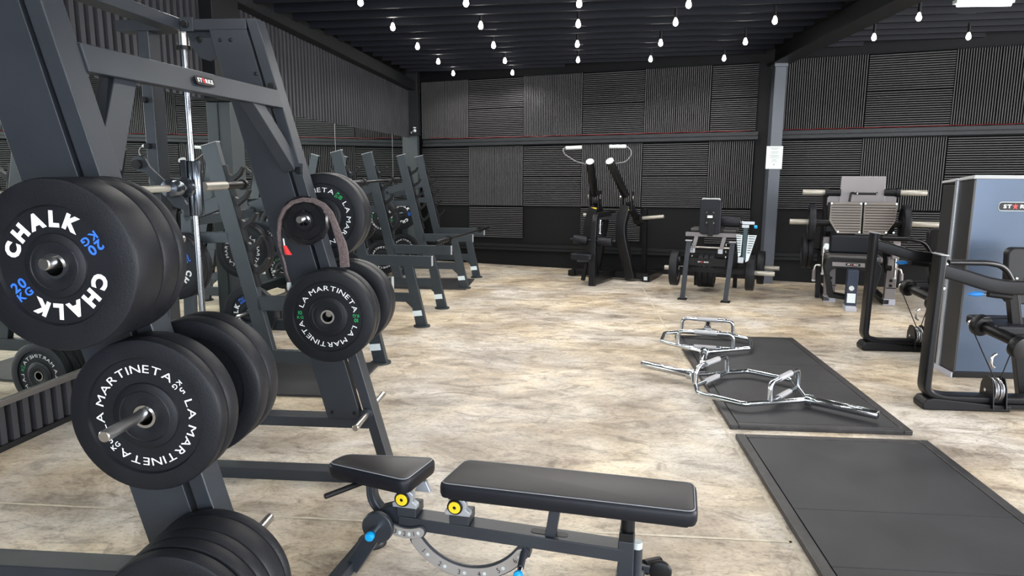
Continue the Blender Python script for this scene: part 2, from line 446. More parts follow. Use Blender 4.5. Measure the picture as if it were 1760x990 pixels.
for i, y in enumerate(JY):
    x1 = min(2.70, 9)
    x0 = lwx(y) + .16
    xr = min(9.0, 2.95)
    if y < 11.47 - 0.304 * 2.7: xe = 2.69
    else: xe = (11.40 - y) / 0.304
    if xe - x0 > .5:
        m_ = MB()
        m_.add([(x0, y, zj(x0)), (xe, y, zj(xe)), (xe, y + .055, zj(xe)), (x0, y + .055, zj(x0)), (x0, y, zj(x0) + .15), (xe, y, zj(xe) + .15), (xe, y + .012, zj(xe) + .15), (x0, y + .012, zj(x0) + .15)],
               [[0, 3, 2, 1], [4, 5, 6, 7], [0, 1, 5, 4], [1, 2, 6, 5], [2, 3, 7, 6], [3, 0, 4, 7]])
        trim(m_, JOIST)
    ye = 9.0 if y < 11.47 - 0.304 * 9 else (11.40 - y) / 0.304
    if ye > 3.4:
        m_ = MB(); x0 = 2.95
        m_.add([(x0, y, zj(x0)), (ye, y, zj(ye)), (ye, y + .055, zj(ye)), (x0, y + .055, zj(x0)), (x0, y, zj(x0) + .15), (ye, y, zj(ye) + .15), (ye, y + .012, zj(ye) + .15), (x0, y + .012, zj(x0) + .15)],
               [[0, 3, 2, 1], [4, 5, 6, 7], [0, 1, 5, 4], [1, 2, 6, 5], [2, 3, 7, 6], [3, 0, 4, 7]])
        trim(m_, JOIST)
# rafter over the free column, wall-top beams, horizontal rails
trim(MB().box(2.69, 2.95, -3.8, 10.56, 3.03, 3.05).box(2.69, 2.95, -3.8, 10.56, 3.26, 3.28).box(2.79, 2.85, -3.8, 10.56, 3.05, 3.26), COLD, .002)
m_ = MB()
for y0, y1 in ((-3.8, 12.2),):
    a0, a1 = 3.20 - .033 * (y0 - 6), 3.20 - .033 * (y1 - 6)
    a = [lw(y0, a0 - .15, .0), lw(y1, a1 - .15, .0), lw(y1, a1 - .15, .16), lw(y0, a0 - .15, .16), lw(y0, a0, .0), lw(y1, a1, .0), lw(y1, a1, .16), lw(y0, a0, .16)]
    m_.add(a, [[0, 3, 2, 1], [4, 5, 6, 7], [0, 1, 5, 4], [1, 2, 6, 5], [2, 3, 7, 6], [3, 0, 4, 7]])
trim(m_, COLD, .003)
def rail_back(s0, s1, z0, z1, dep, m, lip=True):
    m_ = MB()
    def seg(za, zb, d0, d1):
        a = [bw(s0, za + zt(s0), d0), bw(s1, za + zt(s1), d0), bw(s1, za + zt(s1), d1), bw(s0, za + zt(s0), d1),
             bw(s0, zb + zt(s0), d0), bw(s1, zb + zt(s1), d0), bw(s1, zb + zt(s1), d1), bw(s0, zb + zt(s0), d1)]
        m_.add(a, [[0, 3, 2, 1], [4, 5, 6, 7], [0, 1, 5, 4], [1, 2, 6, 5], [2, 3, 7, 6], [3, 0, 4, 7]])
    seg(z0, z0 + (z1 - z0) * .40, 0, dep); seg(z0 + (z1 - z0) * .40, z0 + (z1 - z0) * .52, 0, dep * .72); seg(z0 + (z1 - z0) * .52, z1, 0, dep * .9)
    return trim(m_, m, .003)
rail_back(-2.62, 2.78, 2.005, 2.115, .085, BEAMM)
rail_back(3.02, 9.3, 2.005, 2.115, .085, BEAMM)
rail_back(-2.62, 2.78, 0.29, 0.39, .06, COLD)
rail_back(3.02, 9.3, 0.29, 0.39, .06, COLD)

# wall cladding of upright ribs on the left wall, above and below the mirrors
m_ = MB(); y = -3.6
while y < 12.05:
    for (zb, zt_) in ((2.16 - .0145 * (y - 6), 3.06 - .033 * (y - 6)), (0.035, 0.27)):
        w = .050
        m_.prism([(0, 0), (w, 0), (w - .004, .034), (.004, .034)], lw(y, zb), DL, NL, UZ * (zt_ - zb))
    y += .085
m_.build('rib_cladding', SLAT, wlft)
def lbox(mb, y0, y1, z0, z1, d0, d1):
    a = [lw(y0, z0, d0), lw(y1, z0, d0), lw(y1, z0, d1), lw(y0, z0, d1), lw(y0, z1, d0), lw(y1, z1, d0), lw(y1, z1, d1), lw(y0, z1, d1)]
    return mb.add(a, [[0, 3, 2, 1], [4, 5, 6, 7], [0, 1, 5, 4], [1, 2, 6, 5], [2, 3, 7, 6], [3, 0, 4, 7]])
trim(lbox(MB(), -3.6, 12.0, .262, .300, 0, .055), RAILM, .003)
trim(lbox(MB(), -3.6, 12.0, 0, .035, 0, .05), COLD, .003)

def mirror(y0, y1, label):
    o = MB()
    zt0, zt1 = 2.18 - .0145 * (y0 - 6), 2.18 - .0145 * (y1 - 6)
    L = (lw(y1, 0) - lw(y0, 0)).length
    o.prism([(.004, .302), (L - .004, .302), (L - .004, zt1), (.004, zt0)], lw(y0, 0, .028), DL, UZ, NL * .006)
    ob = o.build('wall_mirror', MIRROR, base=lw(y0, .302, .03), smooth=False)
    tag(ob, label, 'mirror', 'mirror sheets along the left wall')
    e = MB().prism([(-.003, .302), (.003, .302), (.003, zt0), (-.003, zt0)], lw(y0, 0, .028), DL, UZ, NL * .0065).build('polished_edge', PAPER, ob, smooth=False)
    return ob
mirror(1.6, 6.12, 'frameless wall mirror at the left edge, above the ribbed skirting, before the pilaster')
mirror(6.36, 8.73, 'frameless wall mirror just beyond the pilaster, behind the second rack')
mirror(8.73, 11.0, 'frameless wall mirror with a bright seam, behind the farther racks')
mirror(11.0, 12.0, 'narrow last wall mirror next to the corner column')

# columns
trim(lbox(MB(), 6.13, 6.34, 0, 2.17, 0, .145), COLP, .004)
trim(lbox(MB(), 5.93, 6.36, 2.175, 3.25, 0, .15), COLD, .004)
trim(MB().box(-2.775, -2.575, 11.93, 12.1, 0, 2.13), COLP, .004)
trim(MB().box(-2.80, -2.55, 11.90, 12.12, 2.13, 3.3), COLD, .004)
trim(MB().box(2.733, 2.887, 10.28, 10.45, 0, 2.985).box(2.72, 2.90, 10.27, 10.46, 2.985, 3.03), COLM, .004)

# acoustic panels on the back wall ------------------------------------
def acoustic(s0, s1, z0, z1, vert, label, split=False, flat_top=0.0):
    o = MB(); g = .004
    z0a, z1a = z0 + zt(s0), z1 + zt(s1)
    z0b, z1b = z0 + zt(s1), z1 + zt(s0)
    p = .0285; d = .023; w = .0170
    if vert:
        n = int((s1 - s0 - 2 * g) / p)
        p = (s1 - s0 - 2 * g) / n
        for i in range(n):
            a = s0 + g + i * p
            if split and i >= n // 2: a += .003
            za, zb = z0 + zt(a) + g, z1 + zt(a) - g
            o.prism([(0, 0), (w, 0), (w - .003, d), (.003, d)], bw(a, za, .012), EB, NB, UZ * (zb - za))
    else:
        n = int((z1 - z0 - 2 * g) / p); p = (z1 - z0 - 2 * g) / n
        for i in range(n):
            b = z0 + g + i * p
            A = bw(s0 + g, b + zt(s0), .012); Bv = bw(s1 - g, b + zt(s1), .012) - A
            o.prism([(0, 0), (w, 0), (w - .003, d), (.003, d)], A, UZ, NB, Bv)
    base = bw((s0 + s1) / 2, z0, .01)
    ob = o.build('acoustic_panel', PANEL, base=base, smooth=False)
    bk = MB().add([bw(s0 + .002, z0a, .0), bw(s1 - .002, z0b, .0), bw(s1 - .002, z1a, .0), bw(s0 + .002, z1b, .0), bw(s0 + .002, z0a, .014), bw(s1 - .002, z0b, .014), bw(s1 - .002, z1a, .014), bw(s0 + .002, z1b, .014)],
                  [[0, 3, 2, 1], [4, 5, 6, 7], [0, 1, 5, 4], [1, 2, 6, 5], [2, 3, 7, 6], [3, 0, 4, 7]]).build('backing_board', PANELB, ob, smooth=False)
    tag(ob, label, 'wall panel', 'ribbed acoustic panels on the back wall')
    return ob
TOPZ = lambda s_: 3.06
sL = [-2.66, -1.78, -.81, .17, 1.13, 2.10, 2.74]
sR = [3.07, 4.13, 5.14, 6.14, 7.14]
ordn = ['first', 'second', 'third', 'fourth', 'fifth', 'sixth', 'seventh']
for i in range(6):
    v = (i % 2 == 0)
    where = '%s column from the left corner' % ordn[i]
    if v: acoustic(sL[i], sL[i + 1], 2.13, 3.07, True, 'upright-ribbed acoustic panel, upper row, ' + where, split=True)
    else:
        acoustic(sL[i], sL[i + 1], 2.60, 3.07, False, 'level-ribbed acoustic panel, top course, ' + where)
        acoustic(sL[i], sL[i + 1], 2.13, 2.60, False, 'level-ribbed acoustic panel just above the rail, ' + where)
    if not v: acoustic(sL[i], sL[i + 1], 1.02, 1.99, True, 'upright-ribbed acoustic panel below the rail, ' + where, split=True)
    else:
        acoustic(sL[i], sL[i + 1], 1.50, 1.99, False, 'level-ribbed acoustic panel just below the rail, ' + where)
        acoustic(sL[i], sL[i + 1], 1.02, 1.50, False, 'level-ribbed acoustic panel, second course below the rail, ' + where)
    if i % 2 == 1: acoustic(sL[i], sL[i + 1], .49, 1.01, False, 'lowest level-ribbed acoustic panel, ' + where)
for i in range(4):
    v = (i % 2 == 0)
    where = '%s column right of the grey pillar' % ordn[i]
    tz = 3.09
    if v: acoustic(sR[i], sR[i + 1], 2.13, tz, True, 'upright-ribbed acoustic panel, upper row, ' + where, split=True)
    else:
        acoustic(sR[i], sR[i + 1], 2.61, tz, False, 'level-ribbed acoustic panel, top course, ' + where)
        acoustic(sR[i], sR[i + 1], 2.13, 2.61, False, 'level-ribbed acoustic panel just above the rail, ' + where)
    if not v: acoustic(sR[i], sR[i + 1], 1.02, 1.99, True, 'upright-ribbed acoustic panel below the rail, ' + where, split=True)
    else:
        acoustic(sR[i], sR[i + 1], 1.50, 1.99, False, 'level-ribbed acoustic panel just below the rail, ' + where)
        acoustic(sR[i], sR[i + 1], 1.02, 1.50, False, 'level-ribbed acoustic panel, second course below the rail, ' + where)
    if i % 2 == 1: acoustic(sR[i], sR[i + 1], .49, 1.01, False, 'lowest level-ribbed acoustic panel, ' + where)

# cables lying on the rail
pts = [bw(-2.5 + i * .11, 2.122 + zt(-2.5 + i * .11) + .012 * abs(math.sin(i * .7)) + (.03 if i < 4 else 0) * (4 - i) / 4, .05) for i in range(48)]
tag(MB().tube(pts, .0042, 6).build('power_cable', REDC, base=pts[0]), 'red cable lying along the rail between corner and free column', 'cable')
pts = [bw(3.05 + i * .11, 2.122 + zt(3.05 + i * .11) + .012 * abs(math.sin(i * .9)), .05) for i in range(30)]
tag(MB().tube(pts, .0042, 6).build('power_cable', REDC, base=pts[0]), 'red cable lying along the rail right of the free column', 'cable')

# notice on the free column
nt = MB().box(2.682, 2.902, 10.262, 10.268, 1.615, 1.925).build('notice', PAPER, base=(2.79, 10.268, 1.615), smooth=False)
tag(nt, 'white printed notice fixed to the grey free-standing column', 'notice')
m_ = MB()
for zz, hw, hh in ((1.90, .062, .006), (1.884, .040, .005), (1.852, .052, .004), (1.838, .050, .004), (1.824, .046, .004), (1.798, .066, .005), (1.784, .040, .004), (1.768, .066, .005), (1.742, .030, .004), (1.728, .034, .004), (1.712, .042, .003)):
    x = 2.792 - hw
    while x < 2.792 + hw:
        w = random.uniform(.008, .022); m_.box(x, min(x + w, 2.792 + hw), 10.2612, 10.262, zz - hh / 2, zz + hh / 2); x += w + .004
m_.build('printed_lines', GREYINK, nt, smooth=False)
MB().prism(STAR, (2.792, 10.262, 1.675), (.026, 0, 0), (0, 0, .026), (0, -.0008, 0)).build('printed_mark', GREYINK, nt, smooth=False)

# security camera in the corner
sc = thing('security_camera', 'small white security camera on a bent arm at the corner column', 'camera', (-2.66, 11.90, 2.2))
MB().lathe([(0.0001, -.028), (.016, -.024), (.026, -.01), (.028, 0), (.026, .01), (.016, .024), (.0001, .028)], (-2.585, 11.80, 2.205), (0, 1, 0), 20).build('camera_head', PAPER, sc)
MB().tube([(-2.66, 11.90, 2.165), (-2.66, 11.84, 2.18), (-2.60, 11.80, 2.20)], .006, 8).build('arm', PAPER, sc)
MB().box(-2.605, -2.565, 11.78, 11.82, 2.245, 2.262).build('bracket', PAPER, sc)

# ceiling lamps
bulbmat = LAMP
try: LAMP.cycles.emission_sampling = 'NONE'
except Exception: pass
def lamp(x, y, label, grp):
    z = 3.045
    L = thing('ceiling_lamp', label, 'lamp', (x, y, z + .13), grp)
    MB().cyl((x, y, z + .045), (x, y, z + .14), .016, 12).build('socket', BLACKP, L)
    MB().lathe([(.0001, -.036), (.014, -.031), (.023, -.018), (.025, -.004), (.020, .012), (.011, .038), (.0001, .040)], (x, y, z), (0, 0, 1), 16).build('bulb', LAMP, L)
    l = bpy.data.lights.new('lamp_light', 'SPOT'); l.spot_size = math.radians(165); l.spot_blend = .5; l.energy = LAMPW; l.color = (1, .97, .93); l.shadow_soft_size = .06
    lo = bpy.data.objects.new('lamp_light', l); C.objects.link(lo); lo.location = (0, 0, -.20); lo.parent = L
LAMPW = 30
cols = [(-1.87, 'left-hand'), (-.95, 'second'), (.04, 'middle'), (1.0, 'fourth'), (1.95, 'right-hand')]
rows = [(11.22, 'farthest'), (9.97, 'second-farthest'), (8.72, 'middle'), (7.52, 'fourth'), (6.48, 'nearest visible')]
for j, (y, rn) in enumerate(rows):
    for i, (x, cn) in enumerate(cols):
        if j == 0 and i > 1: continue
        if j == 4 and i == 4: continue
        yy = y if j < 4 else y + .12 * (x + 1)
        lamp(x + (.02 if j < 2 else 0), yy - .03 * x, 'bare white bulb of the left bay, %s row, %s column' % (rn, cn), 'bulbs hung under the black ceiling')
for x, y, n in ((3.28, 8.45, 'farther row, nearest the beam'), (4.27, 8.45, 'farther row, second from the beam'), (3.26, 7.38, 'nearer row, nearest the beam'), (4.24, 7.38, 'nearer row, second from the beam')):
    lamp(x, y, 'bare white bulb of the right bay, ' + n, 'bulbs hung under the black ceiling')
for j in range(4):
    for i in range(6):
        x = -1.9 + i * 1.9; y = 4.6 - j * 2.1
        lamp(x, y, 'bare white bulb of the front part of the hall', 'bulbs over the front of the hall')
tl = thing('tube_light', 'white fluorescent tube light under the right-hand ceiling bay', 'light', (3.85, 7.4, 3.2))
MB().box(3.58, 4.10, 7.36, 7.44, 3.165, 3.20).build('housing', PAPER, tl)
MB().cyl((3.60, 7.39, 3.155), (4.08, 7.39, 3.155), .018, 12).build('tube', TUBEL, tl)

# ================================================================== WEIGHT PLATES (face towards -Y, centred on the hole)
def plate_proto(kind, t=.07):
    R = .225
    nm = {'chalk': ('bumper_plate', 'plate'), 'ten': ('bumper_plate', 'plate'), 'five': ('bumper_plate', 'plate'), 'plain': ('bumper_plate', 'plate')}[kind]
    P_ = thing(nm[0], 'prototype', 'weight plate', (0, 0, 0), 'bumper plates')
    h = t / 2
    hub, rec = (.083, .157) if kind == 'chalk' else (.096, .172)
    pr = [(.030, -h + .004), (.034, -h + .004), (.040, -h + .001), (hub - .012, -h + .001), (hub, -h + .006), (hub + .002, -h + .010), (rec - .004, -h + .010), (rec, -h + .001), (R - .010, -h), (R - .003, -h + .003), (R, -h + .010),
          (R, h - .010), (R - .003, h - .003), (R - .010, h), (rec, h - .001), (rec - .004, h - .010), (hub + .002, h - .010), (hub, h - .006), (hub - .012, h - .001), (.040, h - .001), (.030, h - .004)]
    MB().lathe(pr, n=72, closed=True).build('rubber_disc', RUBBER, P_)
    MB().lathe([(.0255, -h), (.0335, -h), (.0335, h), (.0255, h)], n=40, closed=True).build('steel_bushing', CHROME, P_)
    if kind != 'plain':
        MB().lathe([(hub * .74, -h + .0012), (hub * .77, -h - .0008), (hub * .80, -h + .0012)], n=56).build('raised_ring', RUBBER, P_)
    yl = -h + .0090
    if kind == 'chalk':
        m_ = MB()
        for a in (0, 180): arc_text(m_, 'CHALK', 161 + a, 64 + a, .1025, .053, yl, 1.0, 0.06)
        m_.build('brand_lettering', WHITE, P_, smooth=False)
        m_ = MB()
        for pa, ra in ((213, 34), (30, 214)):
            c = Vector((math.cos(math.radians(pa)), 0, math.sin(math.radians(pa)))) * .120
            ux = Vector((math.cos(math.radians(ra)), 0, math.sin(math.radians(ra)))); uy = Vector((-math.sin(math.radians(ra)), 0, math.cos(math.radians(ra))))
            c.y = yl
            line_text(m_, '20', c + uy * .002, ux, uy, .036, 1.1, .03); line_text(m_, 'KG', c - uy * .023, ux, uy, .029, 1.1, .03)
        m_.build('weight_lettering', BLUEI, P_, smooth=False)
    elif kind in ('ten', 'five'):
        off = 0 if kind == 'ten' else 41
        m_ = MB()
        for a in (0, 180): arc_text(m_, 'LA MARTINETA', 157 + a + off, 17 + a + off, .1265, .0335, yl, 1.42, 0.0)
        w = WHITE if kind == 'five' else GREENI
        m_.build('brand_lettering', WHITE, P_, smooth=False)
        m_ = MB()
        for pa in (178 + off, -2 + off):
            ra = pa - 178
            c = Vector((math.cos(math.radians(pa)), 0, math.sin(math.radians(pa)))) * .137
            ux = Vector((math.cos(math.radians(ra)), 0, math.sin(math.radians(ra)))); uy = Vector((-math.sin(math.radians(ra)), 0, math.cos(math.radians(ra))))
            c.y = yl
            line_text(m_, '10' if kind == 'ten' else '5', c + uy * .0025, ux, uy, .0255, 1.1, .01); line_text(m_, 'KG', c - uy * .0180, ux, uy, .0205, 1.1, .01)
        m_.build('weight_lettering', w, P_, smooth=False)
    return P_
PROTO = {}
def plate(kind, t, x, y0, z, label, group, roll=0.0, rz=0.0):
    """plate whose lettered face lies at y0"""
    k = (kind, t)
    if k not in PROTO:
        PROTO[k] = plate_proto(kind, t); p = PROTO[k]
    else: p = copy_tree(PROTO[k])
    d = Vector((math.sin(-rz), math.cos(rz), 0)) * (t / 2)
    p.location = Vector((x, y0, z)) + d
    p.rotation_euler = (0, math.radians(roll), rz)
    p['label'] = label; p['group'] = group; p['category'] = 'weight plate'
    return p

# ================================================================== SMITH MACHINE (near, left)
sm = thing('smith_machine', 'large dark grey smith machine with leaning posts and chrome guide rods at the left', 'gym machine', (-1.6, 2.7, 0))
def rx(z): return -0.880 - 0.2645 * z            # outer line of the leaning post (far frame)
def smith_side(ox, yf, near):
    D = .10
    def X(z): return rx(z) + ox
    w = .053
    ztop = 2.313
    fr = MB().add([(X(0) - w, yf, 0), (X(0), yf, 0), (X(0), yf + D, 0), (X(0) - w, yf + D, 0), (X(ztop) - w, yf, ztop), (X(ztop), yf, ztop), (X(ztop), yf + D, ztop), (X(ztop) - w, yf + D, ztop)],
                  [[0, 3, 2, 1], [4, 5, 6, 7], [0, 1, 5, 4], [1, 2, 6, 5], [2, 3, 7, 6], [3, 0, 4, 7]]).build('leaning_post', STEEL, sm, .004)
    MB().box(-2.192 + ox, X(ztop) - w + .002, yf, yf + D, 2.262, 2.313).build('top_tube', STEEL, sm, .004)
    MB().box(-2.085 + ox, -2.030 + ox, yf, yf + D, 0, 2.262).build('rear_post', STEEL, sm, .004)
    MB().box(-2.40 + ox, X(.33) - .045, yf, yf + D, .300, .352).build('lower_tube', STEEL, sm, .004)
    MB().box(-2.40 + ox, X(0) - .02, yf, yf + D, 0, .058).build('base_tube', STEEL, sm, .004)
    # cover panel beside the post
    pn = MB().prism([(X(.352) - .250, .352), (X(.352) - .075, .352), (X(2.262) - .062, 2.262), (X(2.262) - .245, 2.262)], (0, yf - .004, 0), (1, 0, 0), (0, 0, 1), (0, .05, 0)).build('cover_panel', STEEL, sm, .0025)
    for bx, bz in ((X(.39) - .215, .385), (X(.39) - .10, .385)) + (() if near else ((X(2.2) - .21, 2.215), (X(2.2) - .16, 2.215), (X(2.05) - .085, 2.06))):
        MB().lathe([(.0001, -.006), (.006, -.006), (.009, -.002), (.009, .002)], (bx, yf - .006, bz), (0, 1, 0), 10).build('bolt', BLACKP, pn)
    # horns on both faces
    for i, (hx, hz) in enumerate(((-1.272, 1.369), (-1.150, .917), (-1.018, .372))):
        if near: hx = (-1.316, -1.194, -1.060)[i]; tip = (1.665, 1.655, 1.63)[i]; hz = (1.373, .926, .37)[i]
        else: tip = (3.255, 3.262, 3.195)[i]
        hz += .0095
        back = yf + D + (.24 if near else (.25, .24, .22)[i])
        hn = MB().lathe([(.0001, 0), (.0135, 0), (.016, .003), (.016, back - tip - .003), (.0135, back - tip), (.0001, back - tip)], (hx, tip, hz), (0, 1, 0), 28).build('plate_horn', SATIN, sm)
        MB().cyl((hx, yf - .018, hz), (hx, yf + .001, hz), .030, 24).build('horn_collar', STEEL, hn)
        MB().cyl((hx, yf + D - .001, hz), (hx, yf + D + .018, hz), .030, 24).build('horn_collar', STEEL, hn)
smith_side(0, 3.40, False)
smith_side(-.05, 1.97, True)
def bolt(mb, p, ax, r=.016, h=.012):
    p = Vector(p); ax = Vector(ax).normalized()
    mb.lathe([(.0001, h), (r * .55, h), (r * .6, h * .6), (r, h * .5), (r, 0)], p, ax, 12); return mb
# long beam between the posts, braces
bm_ = MB().add([(-1.475, 2.07, 1.90), (-1.424, 2.07, 1.90), (-1.378, 3.40, 1.90), (-1.43, 3.40, 1.90), (-1.497, 2.07, 1.985), (-1.446, 2.07, 1.985), (-1.402, 3.40, 1.985), (-1.455, 3.40, 1.985)],
              [[0, 3, 2, 1], [4, 5, 6, 7], [0, 1, 5, 4], [1, 2, 6, 5], [2, 3, 7, 6], [3, 0, 4, 7]]).build('cross_beam', STEEL, sm, .004)
# end plates where the beam meets the posts, leaning like the posts
for (yy, ox) in ((3.39, 0), (2.07, -.05)):
    pass
MB().bar((-1.435, 3.13, 1.935), (-1.362, 3.405, 1.63), .06, .095, (1, 0, .26)).build('gusset_brace', STEEL, sm, .004)
MB().bar((-1.485, 2.31, 1.935), (-1.408, 2.065, 1.63), .06, .095, (1, 0, .26)).build('gusset_brace', STEEL, sm, .004)
bolt(MB(), (rx(1.606) - .012, 3.396, 1.606), (0, -1, 0), .019, .014).build('bolt', BLACKP, sm)
bolt(MB(), (rx(1.97) - .03, 3.396, 2.0), (0, -1, 0), .019, .014).build('bolt', BLACKP, sm)
MB().box(rx(1.6) - .040, rx(1.6) + .008, 3.394, 3.40, 1.575, 1.64).build('bolt_plate', STEEL, sm, .002)
# top beam between the top tubes
MB().box(-1.955, -1.862, 2.07, 3.405, 2.262, 2.316).build('top_beam', STEEL, sm, .004)
jp = MB().box(-1.868, -1.80, 3.392, 3.40, 2.255, 2.320).build('joint_plate', STEEL, sm, .002)
bolt(MB(), (-1.838, 3.392, 2.288), (0, -1, 0), .018, .016).build('bolt', BLACKP, jp)
# pulley plates under the top tube
pl = MB().prism([(-1.86, 2.262), (-1.66, 2.262), (-1.70, 2.15), (-1.75, 2.125), (-1.80, 2.14), (-1.845, 2.20)], (0, 3.44, 0), (1, 0, 0), (0, 0, 1), (0, .012, 0)).build('pulley_plate', STEEL, sm, .002)
bolt(MB(), (-1.80, 3.44, 2.225), (0, -1, 0), .014, .012).build('bolt', BLACKP, pl)
# guide rods, sliders, bar
for ox, y in ((0, 3.45), (-.05, 2.02)):
    x = -1.883 + ox
    gr = MB().cyl((x, y, .35), (x, y, 2.262), .0155, 24).build('guide_rod', RODM, sm)
    MB().cyl((x, y, 2.19), (x, y, 2.262), .026, 24).build('rod_sleeve', SATIN, gr)
    MB().cyl((x, y, 2.180), (x, y, 2.198), .034, 24).build('rod_collar', BLACKP, gr)
    MB().cyl((x, y, .352), (x, y, .40), .034, 24).build('rubber_stop', BLACKP, gr)
    sl = MB().lathe([(.017, -.135), (.030, -.135), (.032, -.13), (.032, .13), (.030, .135), (.017, .135)], (x + .012, y, 1.515), (0, 0, 1), 32, True).build('slider', mat('dark_chrome', (.16, .18, .21), .18, .9), sm)
    MB().box(x - .052, x - .020, y - .022, y + .03, 1.375, 1.655).build('slider_plate', STEEL, sl, .004)
br_ = MB().cyl((-1.86, 3.50, 1.522), (-1.86, 3.73, 1.522), .0235, 28).build('bar_sleeve', HORN, sm)
MB().cyl((-1.86, 3.73, 1.522), (-1.86, 3.97, 1.522), .021, 28).cyl((-1.86, 3.93, 1.522), (-1.86, 3.955, 1.522), .030, 28).build('bar_sleeve_end', BLACKP, br_)
MB().cyl((-1.90, 1.55, 1.53), (-1.87, 3.44, 1.52), .0165, 24).build('bar', HORN, sm)
MB().lathe([(.018, 0), (.040, .005), (.045, .03), (.045, .07), (.036, .09), (.02, .095)], (-1.872, 3.20, 1.521), (0, 1, 0), 28).lathe([(.018, 0), (.048, .004), (.05, .02), (.03, .045), (.018, .05)], (-1.872, 3.33, 1.521), (0, 1, 0), 28).build('bar_collar', mat('dark_chrome', (.16, .18, .21), .18, .9), sm)
hk = MB().prism([(-.035, .0), (-.03, .03), (0, .042), (.03, .03), (.05, -.01), (.205, -.155), (.225, -.19), (.20, -.215), (.16, -.20), (.03, -.04), (0, -.035), (-.03, -.02)], (-2.062, 3.29, 1.632), (1, 0, 0), (0, 0, 1), (0, .018, 0)).build('catch_hook', STEEL, sm, .002)
MB().cyl((-2.062, 3.265, 1.632), (-2.062, 3.32, 1.632), .022, 20).build('catch_pin', BLACKP, hk)
for k in range(7):
    z = .55 + .22 * k
    MB().cyl((-2.066, 3.37, z + .07), (-2.066, 3.40, z + .07), .014, 14).build('catch_peg', BLACKP, sm)
badge(sm, at(351, 140, x=-1.406) + Vector((.001, 0, 0)), (.034, 1, 0), (-.26, 0, 1), (1, 0, .26), .135, .034)

# plates on the smith machine
G1 = 'bumper plates on the smith machine'
plate('chalk', .12, -1.316, 1.700, 1.373, 'thick black CHALK 20 KG plate in front, upper near horn of the smith machine', G1)
plate('plain', .078, -1.316, 1.821, 1.373, 'second black plate behind the CHALK plate on the upper near horn', G1)
plate('plain', .042, -1.316, 1.900, 1.373, 'thin innermost black plate on the upper near horn, behind the CHALK plates', G1)
plate('five', .050, -1.194, 1.832, .926, 'black LA MARTINETA 5 KG plate in front on the middle near horn', G1)
plate('plain', .065, -1.194, 1.885, .926, 'black plate right behind the 5 KG plate on the middle near horn', G1)
y = 1.672
for i, t in enumerate((.05, .05, .05, .078, .042)):
    plate('plain', t, -1.060, y + (.008 if i > 0 else 0), .372, '%s black plate of the stack on the lowest horn, bottom left' % ('front', 'second', 'third', 'thick fourth', 'rearmost')[i], G1); y += t + .001
plate('plain', .075, -1.194, 2.089, .926, 'black plate just behind the near post, front one of its inner pair', G1)
plate('plain', .075, -1.194, 2.165, .926, 'black plate behind the near post, rear one of its inner pair', G1)
plate('ten', .066, -1.150, 3.243, .917, 'LA MARTINETA 10 KG plate in front on the middle horn of the far post', G1)
plate('plain', .066, -1.150, 3.310, .917, 'black plate directly behind the 10 KG plate on the far post', G1)
plate('ten', .070, -1.285, 3.605, 1.369, 'black LA MARTINETA 10 KG plate behind the strap, upper horn beyond the far post', G1, -52)
plate('plain', .070, -1.285, 3.677, 1.369, 'black plate behind the upper 10 KG plate beyond the far post', G1)
plate('plain', .070, -1.155, 3.560, .917, 'black plate on the middle horn beyond the far post, front one of two', G1)
plate('plain', .070, -1.155, 3.632, .917, 'black plate on the middle horn beyond the far post, rear one of two', G1)
# small grip plate with finger holes
gp = thing('grip_plate', 'small twelve-sided black grip plate on the upper horn of the far post, under the strap', 'weight plate', (-1.272, 3.33, 1.369), G1)
n12 = [(.118 * math.cos(math.radians(15 + 30 * k)), .118 * math.sin(math.radians(15 + 30 * k))) for k in range(12)]
vs = []; fs = []
rings = [(.118, -.012), (.118, -.020), (.100, -.024), (.088, -.014)]
m_ = MB(); o_ = Vector((-1.272, 3.33, 1.369))
def ring12(r, h, inner=False):
    return [o_ + Vector((r * math.cos(math.radians(15 + 30 * k)), h, r * math.sin(math.radians(15 + 30 * k)))) for k in range(12)]
seq = [(.050, .016), (.118, .016), (.121, .008), (.121, -.010), (.112, -.020), (.098, -.020), (.092, -.010), (.052, -.010), (.047, -.020), (.034, -.020), (.034, .016)]
V_ = []
for r, h in seq: V_ += ring12(r, h)
F_ = []
for i in range(len(seq)):
    j = (i + 1) % len(seq)
    for k in range(12): F_.append([i * 12 + k, i * 12 + (k + 1) % 12, j * 12 + (k + 1) % 12, j * 12 + k])
m_.add(V_, F_).build('disc_body', mat('gloss_rubber', (.012, .012, .014), .22), gp)
for a in (-45, 75, 135, 250):
    c = o_ + Vector((.071 * math.cos(math.radians(a)), -.0112, .071 * math.sin(math.radians(a))))
    t_ = Vector((-math.sin(math.radians(a)), 0, math.cos(math.radians(a)))); r_ = Vector((math.cos(math.radians(a)), 0, math.sin(math.radians(a))))
    MB().prism([(.034 * math.cos(b) , .017 * math.sin(b)) for b in [2 * PI * q / 18 for q in range(18)]], c, t_, r_, (0, .002, 0)).build('grip_hole', BLACKP, gp, smooth=False)
MB().lathe([(.0255, -.024), (.034, -.024), (.034, .018), (.0255, .018)], o_, (0, 1, 0), 32, True).build('steel_bushing', CHROME, gp)

